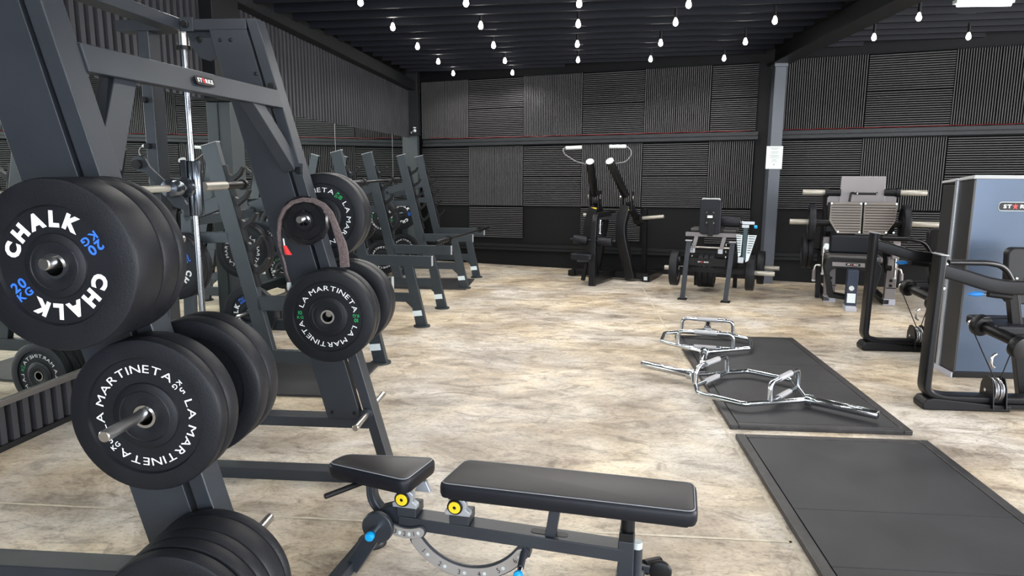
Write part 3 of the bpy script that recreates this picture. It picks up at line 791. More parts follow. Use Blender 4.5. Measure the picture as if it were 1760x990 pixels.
# knitted strap hanging over that plate
def ribbon(pts, ws, th, yth=None):
    m = MB(); P_ = [Vector(p) for p in pts]; n = len(P_); vs = []; fs = []
    for i, p in enumerate(P_):
        d = (P_[min(i + 1, n - 1)] - P_[max(i - 1, 0)]).normalized(); w = ws[i] / 2
        nrm = Vector((0, 1, 0)); sd = d.cross(nrm).normalized()
        for a, b in ((-1, -1), (0, -1.4), (1, -1), (1, 1), (0, 1.4), (-1, 1)): vs.append(p + sd * (w * a) + nrm * (th / 2 * b))
    for i in range(n - 1):
        for k in range(6): fs.append([i * 6 + k, i * 6 + (k + 1) % 6, (i + 1) * 6 + (k + 1) % 6, (i + 1) * 6 + k])
    fs += [[0, 1, 2, 3, 4, 5], [(n - 1) * 6 + k for k in range(6)][::-1]]
    return m.add(vs, fs)
sp_ = [(481, 425, .012), (479, 400, .014), (481, 378, .015), (489, 360, .016), (503, 348, .018), (521, 343, .020), (540, 345, .022), (556, 353, .024), (568, 367, .026), (575, 384, .028), (581, 402, .034), (588, 420, .040), (591, 436, .042), (592, 450, .042), (593, 459, .042)]
st = ribbon([at(a, b, y=3.285) for a, b, w in sp_], [w for a, b, w in sp_], .016).build('knitted_strap', STRAP, base=at(521, 343, y=3.285))
tag(st, 'brown knitted strap looped over the small grip plate on the far smith post', 'strap')
st2 = [at(a, b, y=3.285) for a, b in ((481, 424), (485, 440), (489, 452), (492, 468), (497, 482), (497, 492))]
MB().tube(st2, .006, 8).build('cord', STRAP, st)
MB().lathe([(.0001, -.022), (.010, -.018), (.012, 0), (.010, .018), (.0001, .022)], at(497, 492, y=3.285), (0, 0, 1), 12).build('cord_end', PAPER, st)
MB().cyl(at(487, 410, y=3.275), at(489, 424, y=3.275), .004, 8).build('white_tip', PAPER, st)
MB().cyl(at(489, 422, y=3.275), at(496, 438, y=3.27), .008, 12, .017).build('red_tag', REDI, st)

# ================================================================== RACKS along the mirrors
rk = thing('squat_rack', 'grey squat rack with leaning uprights nearest to the smith machine', 'rack', (0, 0, 0), 'squat racks along the mirrors')
def rack_frame(y, outer):
    T = .055
    def b(x0, x1, z0, z1): return MB().box(x0, x1, y - T / 2, y + T / 2, z0, z1)
    up = MB().add([(-.125, y - T / 2, .348), (-.020, y - T / 2, .348), (-.020, y + T / 2, .348), (-.125, y + T / 2, .348), (-.462, y - T / 2, 1.755), (-.352, y - T / 2, 1.785), (-.352, y + T / 2, 1.785), (-.462, y + T / 2, 1.755)],
                  [[0, 3, 2, 1], [4, 5, 6, 7], [0, 1, 5, 4], [1, 2, 6, 5], [2, 3, 7, 6], [3, 0, 4, 7]]).build('upright', RACKM, rk, .004)
    MB().add([(-.464, y - T / 2 - .001, 1.754), (-.350, y - T / 2 - .001, 1.785), (-.350, y + T / 2 + .001, 1.785), (-.464, y + T / 2 + .001, 1.754), (-.464, y - T / 2 - .001, 1.760), (-.350, y - T / 2 - .001, 1.791), (-.350, y + T / 2 + .001, 1.791), (-.464, y + T / 2 + .001, 1.760)],
             [[0, 3, 2, 1], [4, 5, 6, 7], [0, 1, 5, 4], [1, 2, 6, 5], [2, 3, 7, 6], [3, 0, 4, 7]]).build('end_cap', CAPW, up)
    ar = b(-.12, .556, .632, .733).build('spotter_arm', RACKM, rk, .004)
    MB().box(.556, .562, y - T / 2, y + T / 2, .632, .733).build('end_cap', CAPW, ar)  # lit end face of the arm; the light is put into its pale colour
    MB().cyl((.46, y, .733), (.46, y, .765), .008, 10).build('bar_stop', BLACKP, ar)
    lg = MB().add([(.385, y - T / 2, .012), (.500, y - T / 2, .012), (.500, y + T / 2, .012), (.385, y + T / 2, .012), (.262, y - T / 2, .635), (.360, y - T / 2, .635), (.360, y + T / 2, .635), (.262, y + T / 2, .635)],
                  [[0, 3, 2, 1], [4, 5, 6, 7], [0, 1, 5, 4], [1, 2, 6, 5], [2, 3, 7, 6], [3, 0, 4, 7]]).build('leg', RACKM, rk, .004)
    MB().cyl((.442, y, 0), (.442, y, .014), .085, 28).build('foot_disc', RACKM, lg)
    MB().prism([(.362, .11), (.455, .12), (.445, .175), (.352, .165)], (0, y - T / 2 - .0015, 0), (1, 0, 0), (0, 0, 1), (0, .001, 0)).build('sticker', SIGNW, lg, smooth=False)
    b(-.72, .335, .257, .348).build('lower_tube', RACKM, rk, .004)
    MB().prism([(.28, .257), (.335, .257), (.40, .20), (.375, .17)], (0, y - T / 2 + .004, 0), (1, 0, 0), (0, 0, 1), (0, T - .008, 0)).build('corner_gusset', RACKM, rk, .002)
    MB().bar((-.36, y, 1.375), (-.625, y, 1.285), T, .095, (0, 1, 0)).build('upper_tie', RACKM, rk, .004)
    MB().bar((-.30, y, 1.14), (-.62, y, 1.13), T, .075, (0, 1, 0)).build('middle_tie', RACKM, rk, .004)
    MB().bar((-.605, y, 1.30), (-.66, y, .012), T, .075, (0, 1, 0)).build('rear_leg', RACKM, rk, .004)
    for z in (.945, .42):
        hn = MB().rcyl((-.64, y - .30, z + .0095), (-.64, y - .02, z + .0095), .016, 20, .003).build('plate_horn', SATIN, rk)
        MB().cyl((-.64, y - .04, z + .0095), (-.64, y - T / 2, z + .0095), .030, 18).build('horn_collar', RACKM, hn)
    # stepped bar catches in front of the upright
    m = MB()
    for k in range(5):
        z = 1.56 - .155 * k; x = -.352 + (1.785 - z) * .231
        m.prism([(0, -.05), (.035, -.055), (.105, .0), (.135, .055), (.118, .062), (.085, .02), (.045, -.005), (0, .035)], (x - .004, y - .02, z), (1, 0, 0), (0, 0, 1), (0, .04, 0))
    m.add([], [])
    z0, z1 = .80, 1.63
    xa, xb = -.352 + (1.785 - z0) * .231, -.352 + (1.785 - z1) * .231
    m.prism([(xa - .004, z0), (xa + .024, z0), (xb + .024, z1), (xb - .004, z1)], (0, y - .02, 0), (1, 0, 0), (0, 0, 1), (0, .04, 0))
    m.build('bar_catches', BLACKP, rk, .003)
for yy in (-.48, .48): rack_frame(yy, yy < 0)
MB().box(-.70, -.61, -.455, .455, .257, .348).build('rear_tie', RACKM, rk, .004)
MB().box(-.665, -.59, -.455, .455, 1.21, 1.28).build('rear_tie', RACKM, rk, .004)
rackc = [(5.20, 'squat rack'), (7.56, ''), (9.92, '')]
labs = ['grey squat rack nearest to the smith machine, left of the floor', 'grey squat rack second from the smith machine, in the middle of the row', 'grey squat rack farthest away, nearest to the back wall corner']
RX = lambda y: -1.95 + .039 * (y - 7.07)
for i, (yc, _) in enumerate(rackc):
    r_ = rk if i == 0 else copy_tree(rk)
    r_.location = (RX(yc), yc, 0); r_.rotation_euler = (0, 0, math.radians(-2.2)); r_['label'] = labs[i]
G2 = 'bumper plates stored on the squat racks'
def rpt(i, fy, z, x=-.64):
    yc = rackc[i][0]; a = math.radians(-2.2)
    return Vector((RX(yc) + x * math.cos(a) - fy * math.sin(a), yc + x * math.sin(a) + fy * math.cos(a), z))
RZ = math.radians(-2.2)
spec = [(0, -.48, .945, ('chalk', 'plain'), 'upper horn, near frame of the nearest rack', 0), 
        (0, .48, .945, ('five', 'plain'), 'upper horn, far frame of the nearest rack', -35), (0, .48, .42, ('chalk',), 'lower horn, far frame of the nearest rack', 90),
        (1, -.48, .945, ('ten',), 'upper horn, near frame of the middle rack', 20), (1, .48, .945, ('five', 'plain'), 'upper horn, far frame of the middle rack', 60),
        (1, .48, .42, ('ten',), 'lower horn, far frame of the middle rack', -60), (2, -.48, .945, ('ten', 'plain'), 'upper horn, near frame of the last rack', 10),
        (2, -.48, .42, ('ten', 'plain'), 'lower horn, near frame of the last rack', -50), (2, .48, .945, ('chalk', 'plain'), 'upper horn, far frame of the last rack', 30), (2, .48, .42, ('five',), 'lower horn, far frame of the last rack', 30)]
for i, fy, z, kinds, where, roll in spec:
    tot = .066 * len(kinds); y0 = -(tot + .045)
    for k, kd in enumerate(kinds):
        p = rpt(i, fy + y0 + .066 * k, z)
        what = {'chalk': 'CHALK plate', 'ten': 'LA MARTINETA green-figure plate', 'five': 'LA MARTINETA plate with white figures', 'plain': 'unlettered black plate'}[kd]
        if kd == 'plain': what = 'rearmost ' + what if k == len(kinds) - 1 else 'middle ' + what
        plate(kd, .065, p.x, p.y, p.z, what + ' on ' + where, G2, roll, RZ)
for k, (kd, nm) in enumerate((('ten', 'LA MARTINETA 10 KG plate, front of three standing on the floor by the mirror'), ('plain', 'black plate, middle of three standing on the floor by the mirror'), ('plain', 'black plate, rearmost of three standing on the floor by the mirror'))):
    plate(kd, .065, -2.84 + .004 * k, 4.29 + .067 * k, .2255, nm, 'bumper plates standing on the floor', -20 if k == 0 else 0)
# barbells
def barbell(c, d, label, m=BLACKP):
    c = Vector(c); d = Vector(d).normalized()
    B = thing('barbell', label, 'barbell', c)
    MB().cyl(c - d * .66, c + d * .66, .014, 16).build('shaft', m, B)
    for s_ in (-1, 1):
        MB().rcyl(c + d * (s_ * .66), c + d * (s_ * 1.09), .025, 20, .004).build('sleeve', m, B)
        MB().cyl(c + d * (s_ * .645), c + d * (s_ * .672), .038, 20).build('collar', m, B)
    return B
barbell((-2.075, 7.60, 1.47), (-.035, 1, 0), 'black barbell lying in the catches of the middle rack')
b_ = barbell((-1.34, 9.03, .773), (.16, 1, 0), 'black barbell resting askew on the spotter arms of the farthest rack')
# rubber floor mats under racks
def rmat(x0, x1, y0, y1, label):
    o = MB().box(x0, x1, y0, y1, 0, .018).build('rubber_mat', MATR, bevel=.003, base=((x0 + x1) / 2, y0, 0)); tag(o, label, 'floor mat', 'rubber mats inside the racks'); return o
rmat(-2.72, -1.56, 4.74, 5.62, 'black rubber mat inside the nearest squat rack')
rmat(-2.66, -1.38, 9.28, 10.15, 'black rubber mat inside the farthest squat rack')

# ================================================================== PLATFORMS
def platform(x0, x1, y0, y1, seams, label):
    P_ = thing('lifting_platform', label, 'platform', ((x0 + x1) / 2, y0, 0), 'black lifting platforms')
    e = .055; h = .032
    MB().box(x0, x0 + e, y0, y1, 0, h).build('edge_ramp', MATE, P_, .006); MB().box(x1 - e, x1, y0, y1, 0, h).build('edge_ramp', MATE, P_, .006)
    MB().box(x0 + e, x1 - e, y0, y0 + e, 0, h).build('edge_ramp', MATE, P_, .006); MB().box(x0 + e, x1 - e, y1 - e, y1, 0, h).build('edge_ramp', MATE, P_, .006)
    ys = [y0 + e + .004] + seams + [y1 - e - .004]
    for a, b in zip(ys[:-1], ys[1:]): MB().box(x0 + e + .005, x1 - e - .005, a + .0015, b - .0015, 0, h - .002).build('rubber_tile', MATR, P_, .002)
    return P_
platform(1.026, 2.150, .90, 4.225, [2.255, 2.762, 3.265], 'black rubber lifting platform in the right foreground, empty')
platform(1.026, 2.135, 4.372, 6.820, [5.385, 5.840], 'black rubber lifting platform farther back, under the two chrome trap bars')

# ================================================================== TRAP BARS
tb = thing('trap_bar', 'chrome hexagonal trap bar lying across the rear platform, nearer one', 'trap bar', (0, 0, 0), 'trap bars')
hexp = [(-.44, 0), (-.17, -.385), (.17, -.385), (.44, 0), (.17, .385), (-.17, .385)]
Z0 = .034
MB().tube([(x, y, Z0) for x, y in hexp], .0180, 14, .03, closed=True).build('hex_frame', CHROME, tb)
for s_ in (-1, 1):
    sv = MB().lathe([(.017, 0), (.026, 0), (.030, .004), (.030, .415), (.027, .42), (.020, .42), (.020, .39), (.0001, .39)], (s_ * .465, 0, Z0), (s_, 0, 0), 28).build('sleeve', CHROME, tb)
    MB().lathe([(.0001, -.012), (.038, -.012), (.041, -.008), (.041, .028), (.034, .034), (.0305, .034)], (s_ * .44, 0, Z0), (s_, 0, 0), 28).build('collar', CHROME, sv)
    hx, hy = s_ * .275, .235
    MB().tube([(hx, -hy, Z0), (hx, hy, Z0)], .0165, 12).build('low_handle', CHROME, tb)
    MB().tube([(hx, -.095, Z0), (hx, .095, Z0)], .0205, 16).build('knurled_grip', mat('knurled_steel', (.52, .52, .54), .5, .8, bump=.8, bscale=900), tb)
    MB().tube([(hx, -hy, Z0), (hx, -hy + .005, Z0 + .135), (hx, hy - .005, Z0 + .135), (hx, hy, Z0)], .0165, 12, .05).build('high_handle', CHROME, tb)
    MB().tube([(hx, -.095, Z0 + .135), (hx, .095, Z0 + .135)], .0205, 16).build('knurled_grip', mat('knurled_steel', (.5, .5, .5)), tb)
tb2 = dup(tb)
tb.location = (1.285, 5.055, .042); tb.rotation_euler = (0, math.radians(-.5), math.atan2(-.63, .777))
tb2.location = (1.25, 6.44, .042); tb2.rotation_euler = (0, 0, math.atan2(.89, .19))
tb2['label'] = 'chrome hexagonal trap bar pointing away from the camera, farther one, half off the platform'

# ================================================================== BENCH
bn = thing('adjustable_bench', 'black padded adjustable bench with blue knobs and yellow caps in the foreground', 'bench', (0, 0, 0))
def pad(mb, poly, z0, z1, r=.018):
    """cushion with rounded edges over a plan outline"""
    n = len(poly); cx = sum(p[0] for p in poly) / n; cy = sum(p[1] for p in poly) / n
    def off(d):
        out = []
        for i in range(n):
            a = Vector((*poly[i - 1], 0)); b_ = Vector((*poly[i], 0)); c = Vector((*poly[(i + 1) % n], 0))
            t1 = (b_ - a).normalized(); t2 = (c - b_).normalized(); t = (t1 + t2).normalized(); nn = Vector((t.y, -t.x, 0))
            out.append(b_ - nn * d)
        return out
    lv = [(r * .9, z0), (r * .25, z0 + r * .25), (0, z0 + r), (0, z1 - r), (r * .12, z1 - r * .45), (r * .45, z1 - r * .1), (r * 1.1, z1)]
    vs = []
    for d, z in lv: vs += [Vector((p.x, p.y, z)) for p in off(d)]
    fs = []
    for i in range(len(lv) - 1):
        for k in range(n): fs.append([i * n + k, i * n + (k + 1) % n, (i + 1) * n + (k + 1) % n, (i + 1) * n + k])
    fs += [list(range(n))[::-1], [(len(lv) - 1) * n + k for k in range(n)]]
    return mb.add(vs, fs), off
def round_poly(pts, r, k=6):
    return [(p.x, p.y) for p in rounded([Vector((a, b, 0)) for a, b in pts], r, True, k)]
PADT = .462
def cushion(poly, name):
    base, off = pad(MB(), poly, PADT - .064, PADT - .003)
    o = base.build(name, VINYLS, bn)
    top = off(.013)
    m = MB(); n = len(top); c = [Vector((p.x, p.y, PADT - .0045)) for p in top]; c2 = [Vector((p.x, p.y, PADT)) for p in off(.020)]
    m.add(c + c2, [[i, (i + 1) % n, n + (i + 1) % n, n + i] for i in range(n)] + [[n + i for i in range(n)]])
    m.build('top_cover', VINYL, o)
    MB().tube([Vector((p.x, p.y, PADT - .0035)) for p in off(.010)], .0018, 5, closed=True).build('stitching', THREAD, o)
    MB().prism([(p.x, p.y) for p in off(.03)], (0, 0, PADT - .076), (1, 0, 0), (0, 1, 0), (0, 0, .014)).build('pad_board', BLACKP, o)
    return o
cushion(round_poly([(-.455, -.085), (-.43, .125), (.485, .125), (.495, -.125), (-.43, -.125)][:0] or [(-.470, -.120), (.480, -.132), (.480, .122), (-.435, .130)], .045), 'backrest')
cushion(round_poly([(-.965, -.050), (-.585, -.132), (-.543, .115), (-.930, .066)], .045), 'seat')
# main beam
MB().bar((-.66, 0, .240), (.225, 0, .214), .085, .052, (0, 1, 0)).build('main_beam', STEEL, bn, .004)
MB().prism([(-.13, -.012), (-.12, -.018), (.0, -.018), (.012, -.010), (.012, .010), (.0, .018), (-.12, .018), (-.13, .012)], (.0, 0, .2465), (1, 0, -.029), (0, 1, 0), (0, 0, .0016)).build('slot', BLACKP, bn, smooth=False)
MB().bar((-.055, 0, .235), (-.030, 0, .405), .05, .040, (0, 1, 0)).build('backrest_strut', STEEL, bn, .003)
ep = MB().box(.205, .262, -.042, .042, .012, .272).build('end_post', STEEL, bn, .004)
MB().cyl((.236, -.0, .272), (.236, .0, .395), .026, 20).build('pivot_roller', BLACKP, ep)
MB().box(.207, .260, -.040, .040, .270, .302).build('post_cap', BLACKP, ep, .003)
MB().box(.19, .30, -.21, .21, 0.012, .055).build('rear_foot', STEEL, ep, .005)
MB().cyl((.272, .03, .06), (.272, .03, .215), .020, 16).build('gas_strut', STEEL, bn)
MB().cyl((.272, .03, .215), (.272, .03, .240), .019, 16).build('strut_cap', PAPER, bn)
for yy in (-.17, .17):
    w = MB().lathe([(.0001, -.016), (.030, -.016), (.042, -.012), (.046, 0), (.042, .012), (.030, .016), (.0001, .016)], (.36, yy, .047), (0, 1, 0), 28).build('wheel', BLACKP, bn)
    MB().bar((.28, yy, .05), (.36, yy, .05), .02, .03, (0, 1, 0)).build('wheel_fork', STEEL, w, .002)
MB().tube([(.30, .19, .045), (.36, .23, .045)], .03, 14).build('rear_foot_cap', BLACKP, bn)
# hub, front leg and foot
hub = MB().lathe([(.0001, -.012), (.060, -.012), (.064, -.008), (.064, .008), (.060, .012), (.0001, .012)], (-.728, -.082, .232), (0, 1, 0), 36).build('pivot_disc', STEEL, bn)
MB().cyl((-.728, -.070, .232), (-.728, .07, .232), .030, 24).build('pivot_axle', STEEL, hub)
MB().cyl((-.728, -.135, .232), (-.728, -.094, .232), .012, 18).build('pin', CHROME, hub)
MB().lathe([(.0001, -.016), (.014, -.014), (.018, -.006), (.018, .006), (.014, .012), (.0001, .012)], (-.732, -.150, .228), (0, 1, 0), 24).build('blue_knob', CYAN, hub)
lg = MB().bar((-.728, -.035, .232), (-.862, -.035, .020), .055, .060, (0, 1, 0)).build('front_leg', STEEL, bn, .004)
ft = MB().bar((-.875, -.23, .030), (-.875, .20, .030), .055, .048, (1, 0, 0)).build('front_foot', STEEL, lg, .004)
for yy in (-.20, .18): MB().cyl((-.875, yy, 0), (-.875, yy, .016), .062, 30).lathe([(.050, .016), (.058, .022), (.063, .014), (.063, 0)], (-.875, yy, 0), (0, 0, 1), 30).build('rubber_foot', BLACKP, ft)
MB().bar((-.735, .0, .236), (-.61, 0, .282), .060, .085, (0, 1, 0)).build('beam_head', STEEL, bn, .006)
# seat support curve
MB().sweep(rounded([(-.795, 0, .400), (-.795, 0, .300), (-.735, 0, .235)], .07), rrect(.012, .05, .004), (0, 1, 0)).sweep(rounded([(-.785, 0, .400), (-.785, 0, .300), (-.72, 0, .235)], .07), rrect(.035, .048, .008), (0, 1, 0)).build('seat_support', STEEL, bn, .001)
MB().rcyl((-.80, -.02, .388), (-.905, -.17, .380), .011, 16, .005).build('adjust_lever', BLACKP, bn)
# cast bearings with yellow caps
for u, z in ((-.628, .335), (-.412, .328)):
    br = MB().prism([(-.050, -.028), (.050, -.028), (.052, -.012), (.034, .0), (.036, .028), (.022, .042), (-.022, .042), (-.036, .028), (-.034, 0), (-.052, -.012)], (u, -.050, z), (1, 0, 0), (0, 0, 1), (0, .030, 0)).build('cast_bracket', ALU, bn, .003)
    MB().lathe([(.0001, -.010), (.027, -.010), (.031, -.006), (.031, .004)], (u - .008, -.050, z + .010), (0, 1, 0), 28).build('bearing_ring', BLACKP, br)
    MB().lathe([(.007, -.0125), (.0225, -.0125), (.024, -.010), (.007, -.010)], (u - .008, -.050, z + .010), (0, 1, 0), 28, True).lathe([(.011, -.0145), (.0145, -.0145), (.0145, -.012), (.011, -.012)], (u - .008, -.050, z + .010), (0, 1, 0), 28, True).build('yellow_cap', YELLOW, br)
    MB().box(u - .035, u + .045, -.046, .046, z - .068, z - .028).build('bracket_base', STEEL, br, .004)
    MB().prism([(-.034, -.022), (.034, -.022), (.024, .0), (.014, .024), (-.014, .024), (-.024, 0)], (u + .040, .045, z + .022), (1, 0, 0), (0, 0, 1), (0, .022, 0)).build('rear_cast_bracket', ALU, br, .003)
# curved laser-cut scale plates
def arcband(c, r0, r1, a0, a1, y, th, n=40, cap=True):
    pts = [(c[0] + r1 * math.cos(math.radians(a0 + (a1 - a0) * i / n)), c[1] + r1 * math.sin(math.radians(a0 + (a1 - a0) * i / n))) for i in range(n + 1)]
    rm = (r0 + r1) / 2; hw = (r1 - r0) / 2
    def capp(a, s0):
        cc = (c[0] + rm * math.cos(math.radians(a)), c[1] + rm * math.sin(math.radians(a)))
        return [(cc[0] + hw * math.cos(math.radians(a + s0 * k * 22.5)), cc[1] + hw * math.sin(math.radians(a + s0 * k * 22.5))) for k in range(1, 8)]
    pts += capp(a1, 1)
    pts += [(c[0] + r0 * math.cos(math.radians(a1 + (a0 - a1) * i / n)), c[1] + r0 * math.sin(math.radians(a1 + (a0 - a1) * i / n))) for i in range(n + 1)]
    pts += capp(a0, -1)[::-1]
    return MB().prism(pts, (0, y, 0), (1, 0, 0), (0, 0, 1), (0, th, 0))
cc = (-.372, .322)
ar = arcband(cc, .238, .282, 216, 324, -.045, .008).build('scale_arc', LASER, bn, .0008)
arcband(cc, .232, .288, 215, 325, -.038, .010).build('arc_backing', STEEL, ar, .001)
m_ = MB(); h_ = MB(); 
for k, ch in enumerate('123456'):
    a = 226 + 18.0 * k; r = .260
    p = Vector((cc[0] + r * math.cos(math.radians(a)), -.0456, cc[1] + r * math.sin(math.radians(a))))
    ux = Vector((-math.sin(math.radians(a)), 0, math.cos(math.radians(a)))); uy = Vector((-math.cos(math.radians(a)), 0, -math.sin(math.radians(a))))
    line_text(m_, ch, p - uy * .011, ux, uy, .030, .9, 0)
    q = p + ux * .022
    h_.prism([(.007 * math.cos(t), .007 * math.sin(t)) for t in [2 * PI * j / 14 for j in range(14)]], q, ux, uy, (0, .0006, 0))
m_.build('scale_numbers', BLACKP, ar, smooth=False); h_.build('scale_holes', PAPER, ar, smooth=False)
c3 = (-.622, .352)
a2 = arcband(c3, .128, .168, 248, 292, -.058, .008, 16).build('seat_scale', LASER, bn, .0008)
arcband(c3, .124, .172, 247, 293, -.051, .008, 16).build('arc_backing', STEEL, a2, .001)
m_ = MB(); h_ = MB()
for k, ch in enumerate('321'):
    a = 253 + 15 * k; r = .148
    p = Vector((c3[0] + r * math.cos(math.radians(a)), -.0587, c3[1] + r * math.sin(math.radians(a))))
    ux = Vector((-math.sin(math.radians(a)), 0, math.cos(math.radians(a)))); uy = Vector((-math.cos(math.radians(a)), 0, -math.sin(math.radians(a))))
    line_text(m_, ch, p - uy * .010, ux, uy, .028, .9, 0)
    q = p + ux * .019; h_.prism([(.006 * math.cos(t), .008 * math.sin(t)) for t in [2 * PI * j / 14 for j in range(14)]], q, ux, uy, (0, .0006, 0))
m_.build('scale_numbers', BLACKP, a2, smooth=False); h_.build('scale_holes', PAPER, a2, smooth=False)
pp = MB().cyl((-.150, -.10, .150), (-.150, -.02, .190), .013, 18).build('pull_pin', STEEL, bn)
MB().cyl((-.152, -.118, .141), (-.150, -.10, .150), .010, 16).build('pin_tip', CHROME, pp)
MB().lathe([(.0001, -.015), (.013, -.013), (.0175, -.005), (.0175, .006), (.013, .012), (.0001, .012)], (-.153, -.128, .136), (0, 1, -.5), 24).build('blue_knob', CYAN, pp)
MB().bar((-.155, 0, .15), (-.15, 0, .215), .05, .05, (0, 1, 0)).build('pin_housing', STEEL, bn, .003)
bn.location = (0, 2.52, 0); bn.rotation_euler = (0, 0, math.radians(-8.3))

# ================================================================== SELECTORISED MACHINES ON THE RIGHT
def station(label):
    ox, oy = 2.47, 4.95
    K = thing('seated_cable_machine', label, 'gym machine', (ox, oy, 0))
    A_ = lambda px, py, y: at(px, py, y=y)
    # U frame
    path = rounded([(ox, oy, 1.062), (ox - .015, oy, .115), (ox + .10, oy, .075), (ox + 1.15, oy, .075)], .17, k=8)
    MB().sweep(path, rrect(.115, .052, .014), (0, 1, 0)) 
    m = MB().sweep(path, [(b, a) for a, b in rrect(.115, .052, .016)][::-1], (0, 1, 0))
    fr = m.build('bent_upright', STEELB, K)
    MB().prism(rrect(.06, .125, .012), (ox, oy, 1.062), (1, 0, -.10), (0, 1, 0), (0, 0, .007)).build('end_cap', CAPW, fr)
    MB().prism([(-.07, 0), (.50, 0), (.50, .045), (.38, .05), (.0, .085), (-.05, .075), (-.075, .04)], (ox + .03, oy - .075, 0), (1, 0, 0), (0, 0, 1), (0, .15, 0)).build('rubber_foot', BLACKP, K, .010, seg=3)
    MB().box(ox + .25, ox + 1.15, oy - .062, oy + .062, .02, .05).build('base_plate', STEELB, K, .004)
    for z in (1.00, .93 - .09):
        MB().lathe([(.0001, -.012), (.010, -.012), (.016, -.006), (.016, 0)], (ox + .028, oy - .03, z), (0, 1, 0), 14).build('bolt', CHROME, fr)
    # hand rails
    rail = rounded([A_(1621, 465, oy - .02), A_(1660, 476, oy - .05), A_(1700, 489, oy - .09), A_(1730, 494, oy - .10), A_(1772, 495, oy - .10), (3.25, oy - .10, .852)], .08, k=4)
    MB().sweep(rail, rrect(.045, .095, .014), (0, 0, 1)).build('guard_rail', STEELB, K)
    MB().tube(rounded([A_(1630, 451, oy + .03), A_(1700, 452, oy + .10), A_(1726, 458, oy + .14), A_(1745, 492, oy + .16), A_(1752, 560, oy + .16)], .10, k=6), .019, 16).build('grab_bar', STEELB, K)
    # seat back and post
    MB().prism(rrect(.34, .40, .05), A_(1737, 430, 5.28) + Vector((.17, 0, -.185)), (1, 0, 0), (0, 0.12, 1), (0, .07, 0)).build('back_pad', BLACKP, K, .012, seg=3)
    pn = MB().prism(rrect(.20, .20, .02), A_(1737, 430, 5.28) + Vector((.17, -.006, -.26)), (1, 0, 0), (0, 0.12, 1), (0, .008, 0)).build('pad_board', STEELB, K, .002)
    for dx in (-.07, .0): MB().lathe([(.0001, -.006), (.009, -.005), (.011, 0)], A_(1737, 430, 5.28) + Vector((.13 + dx, -.008, -.20)), (0, 1, 0), 12).build('bolt', CHROME, pn)
    MB().bar(A_(1740, 505, 5.12), A_(1760, 708, 5.12), .055, .07, (0, 1, 0)).build('seat_post', STEELB, K, .004)
    MB().box(2.93, 3.30, 5.02, 5.42, .50, .57).build('seat_pad', VINYLS, K, .02, seg=3)
    # blue release lever
    a, b = A_(1663, 505, oy), A_(1690, 505, oy); d = (b - a)
    lv = MB().lathe([(.0001, 0), (.010, .010), (.019, .045), (.018, .07), (.011, .10), (.010, d.length), (.0001, d.length)], a, d, 20).build('blue_lever_grip', BLUEH, K)
    MB().tube([b, A_(1700, 504, oy)], .006, 10).build('lever_rod', CHROME, lv)
    MB().tube([A_(1698, 505, oy), A_(1738, 510, oy)], .022, 14).build('lever_housing', BLACKP, lv)
    # roller arm
    p, q = A_(1688, 560, 5.16), A_(1762, 594, 4.84); d = (q - p).normalized()
    ra = MB().rcyl(p - d * .02, q, .040, 24, .006).build('roller_arm', STEELB, K)
    MB().rcyl(p - d * .045, p + d * .02, .078, 32, .018).build('cam_disc', BLACKP, ra)
    MB().cyl(p - d * .06 - Vector((.035, 0, 0)), p - d * .035 - Vector((.035, 0, 0)), .022, 18).build('cable_anchor', SATIN, ra)
    MB().rcyl(q - d * .05 - Vector((.02, 0, .02)), q + d * .01 - Vector((.02, 0, .02)), .075, 32, .012).build('cam_disc', BLACKP, ra)
    MB().tube([A_(1692, 548, 5.12), A_(1748, 547, 5.12)], .004, 8).build('link_rod', STEELB, ra)
    # pulleys and cable
    c = A_(1707, 670, oy)
    py_ = MB().prism([(-.10, -.11), (.08, -.11), (.075, .03), (.045, .088), (0, .10), (-.045, .088), (-.075, .03)], c - Vector((.045, 0, 0)), (0, 1, 0), (0, 0, 1), (.008, 0, 0)).build('pulley_cheek', STEELB, K, .002)
    MB().prism([(-.10, -.11), (.08, -.11), (.075, .03), (.045, .088), (0, .10), (-.045, .088), (-.075, .03)], c + Vector((.040, 0, 0)), (0, 1, 0), (0, 0, 1), (.008, 0, 0)).build('pulley_cheek', STEELB, K, .002)
    for x0 in (-.028, .006):
        MB().lathe([(.0001, 0), (.082, 0), (.084, .004), (.074, .012), (.084, .020), (.082, .024), (.0001, .024)], c + Vector((x0, 0, 0)), (1, 0, 0), 36).build('pulley', WIREM, py_)
    MB().cyl(c - Vector((.055, 0, 0)), c + Vector((.055, 0, 0)), .012, 14).build('pulley_axle', CHROME, py_)
    MB().tube([A_(1674, 572, 5.12), c + Vector((-.014, -.03, .08))], .004, 8).build('cable', BLACKP, K)
    MB().tube([A_(1741, 598, 4.88), c + Vector((.018, -.03, .08))], .004, 8).build('cable', BLACKP, K)
    for z, x in ((.30, 2.99), (.13, 2.985)):
        MB().tube([(x, 5.10, z + .05), (x - .035, 5.08, z + .04), (x - .035, 5.08, z - .03), (x, 5.10, z - .05)], .009, 10, .02).build('adjust_hook', SATIN if z > .2 else BLACKP, K)
    return K
stB = station('black seated cable machine in front of the blue-grey tower, nearest on the right')
stA = dup(stB, label='black seated cable machine farther back, in front of the leg press')
stA.location = (2.70, 6.57, 0)

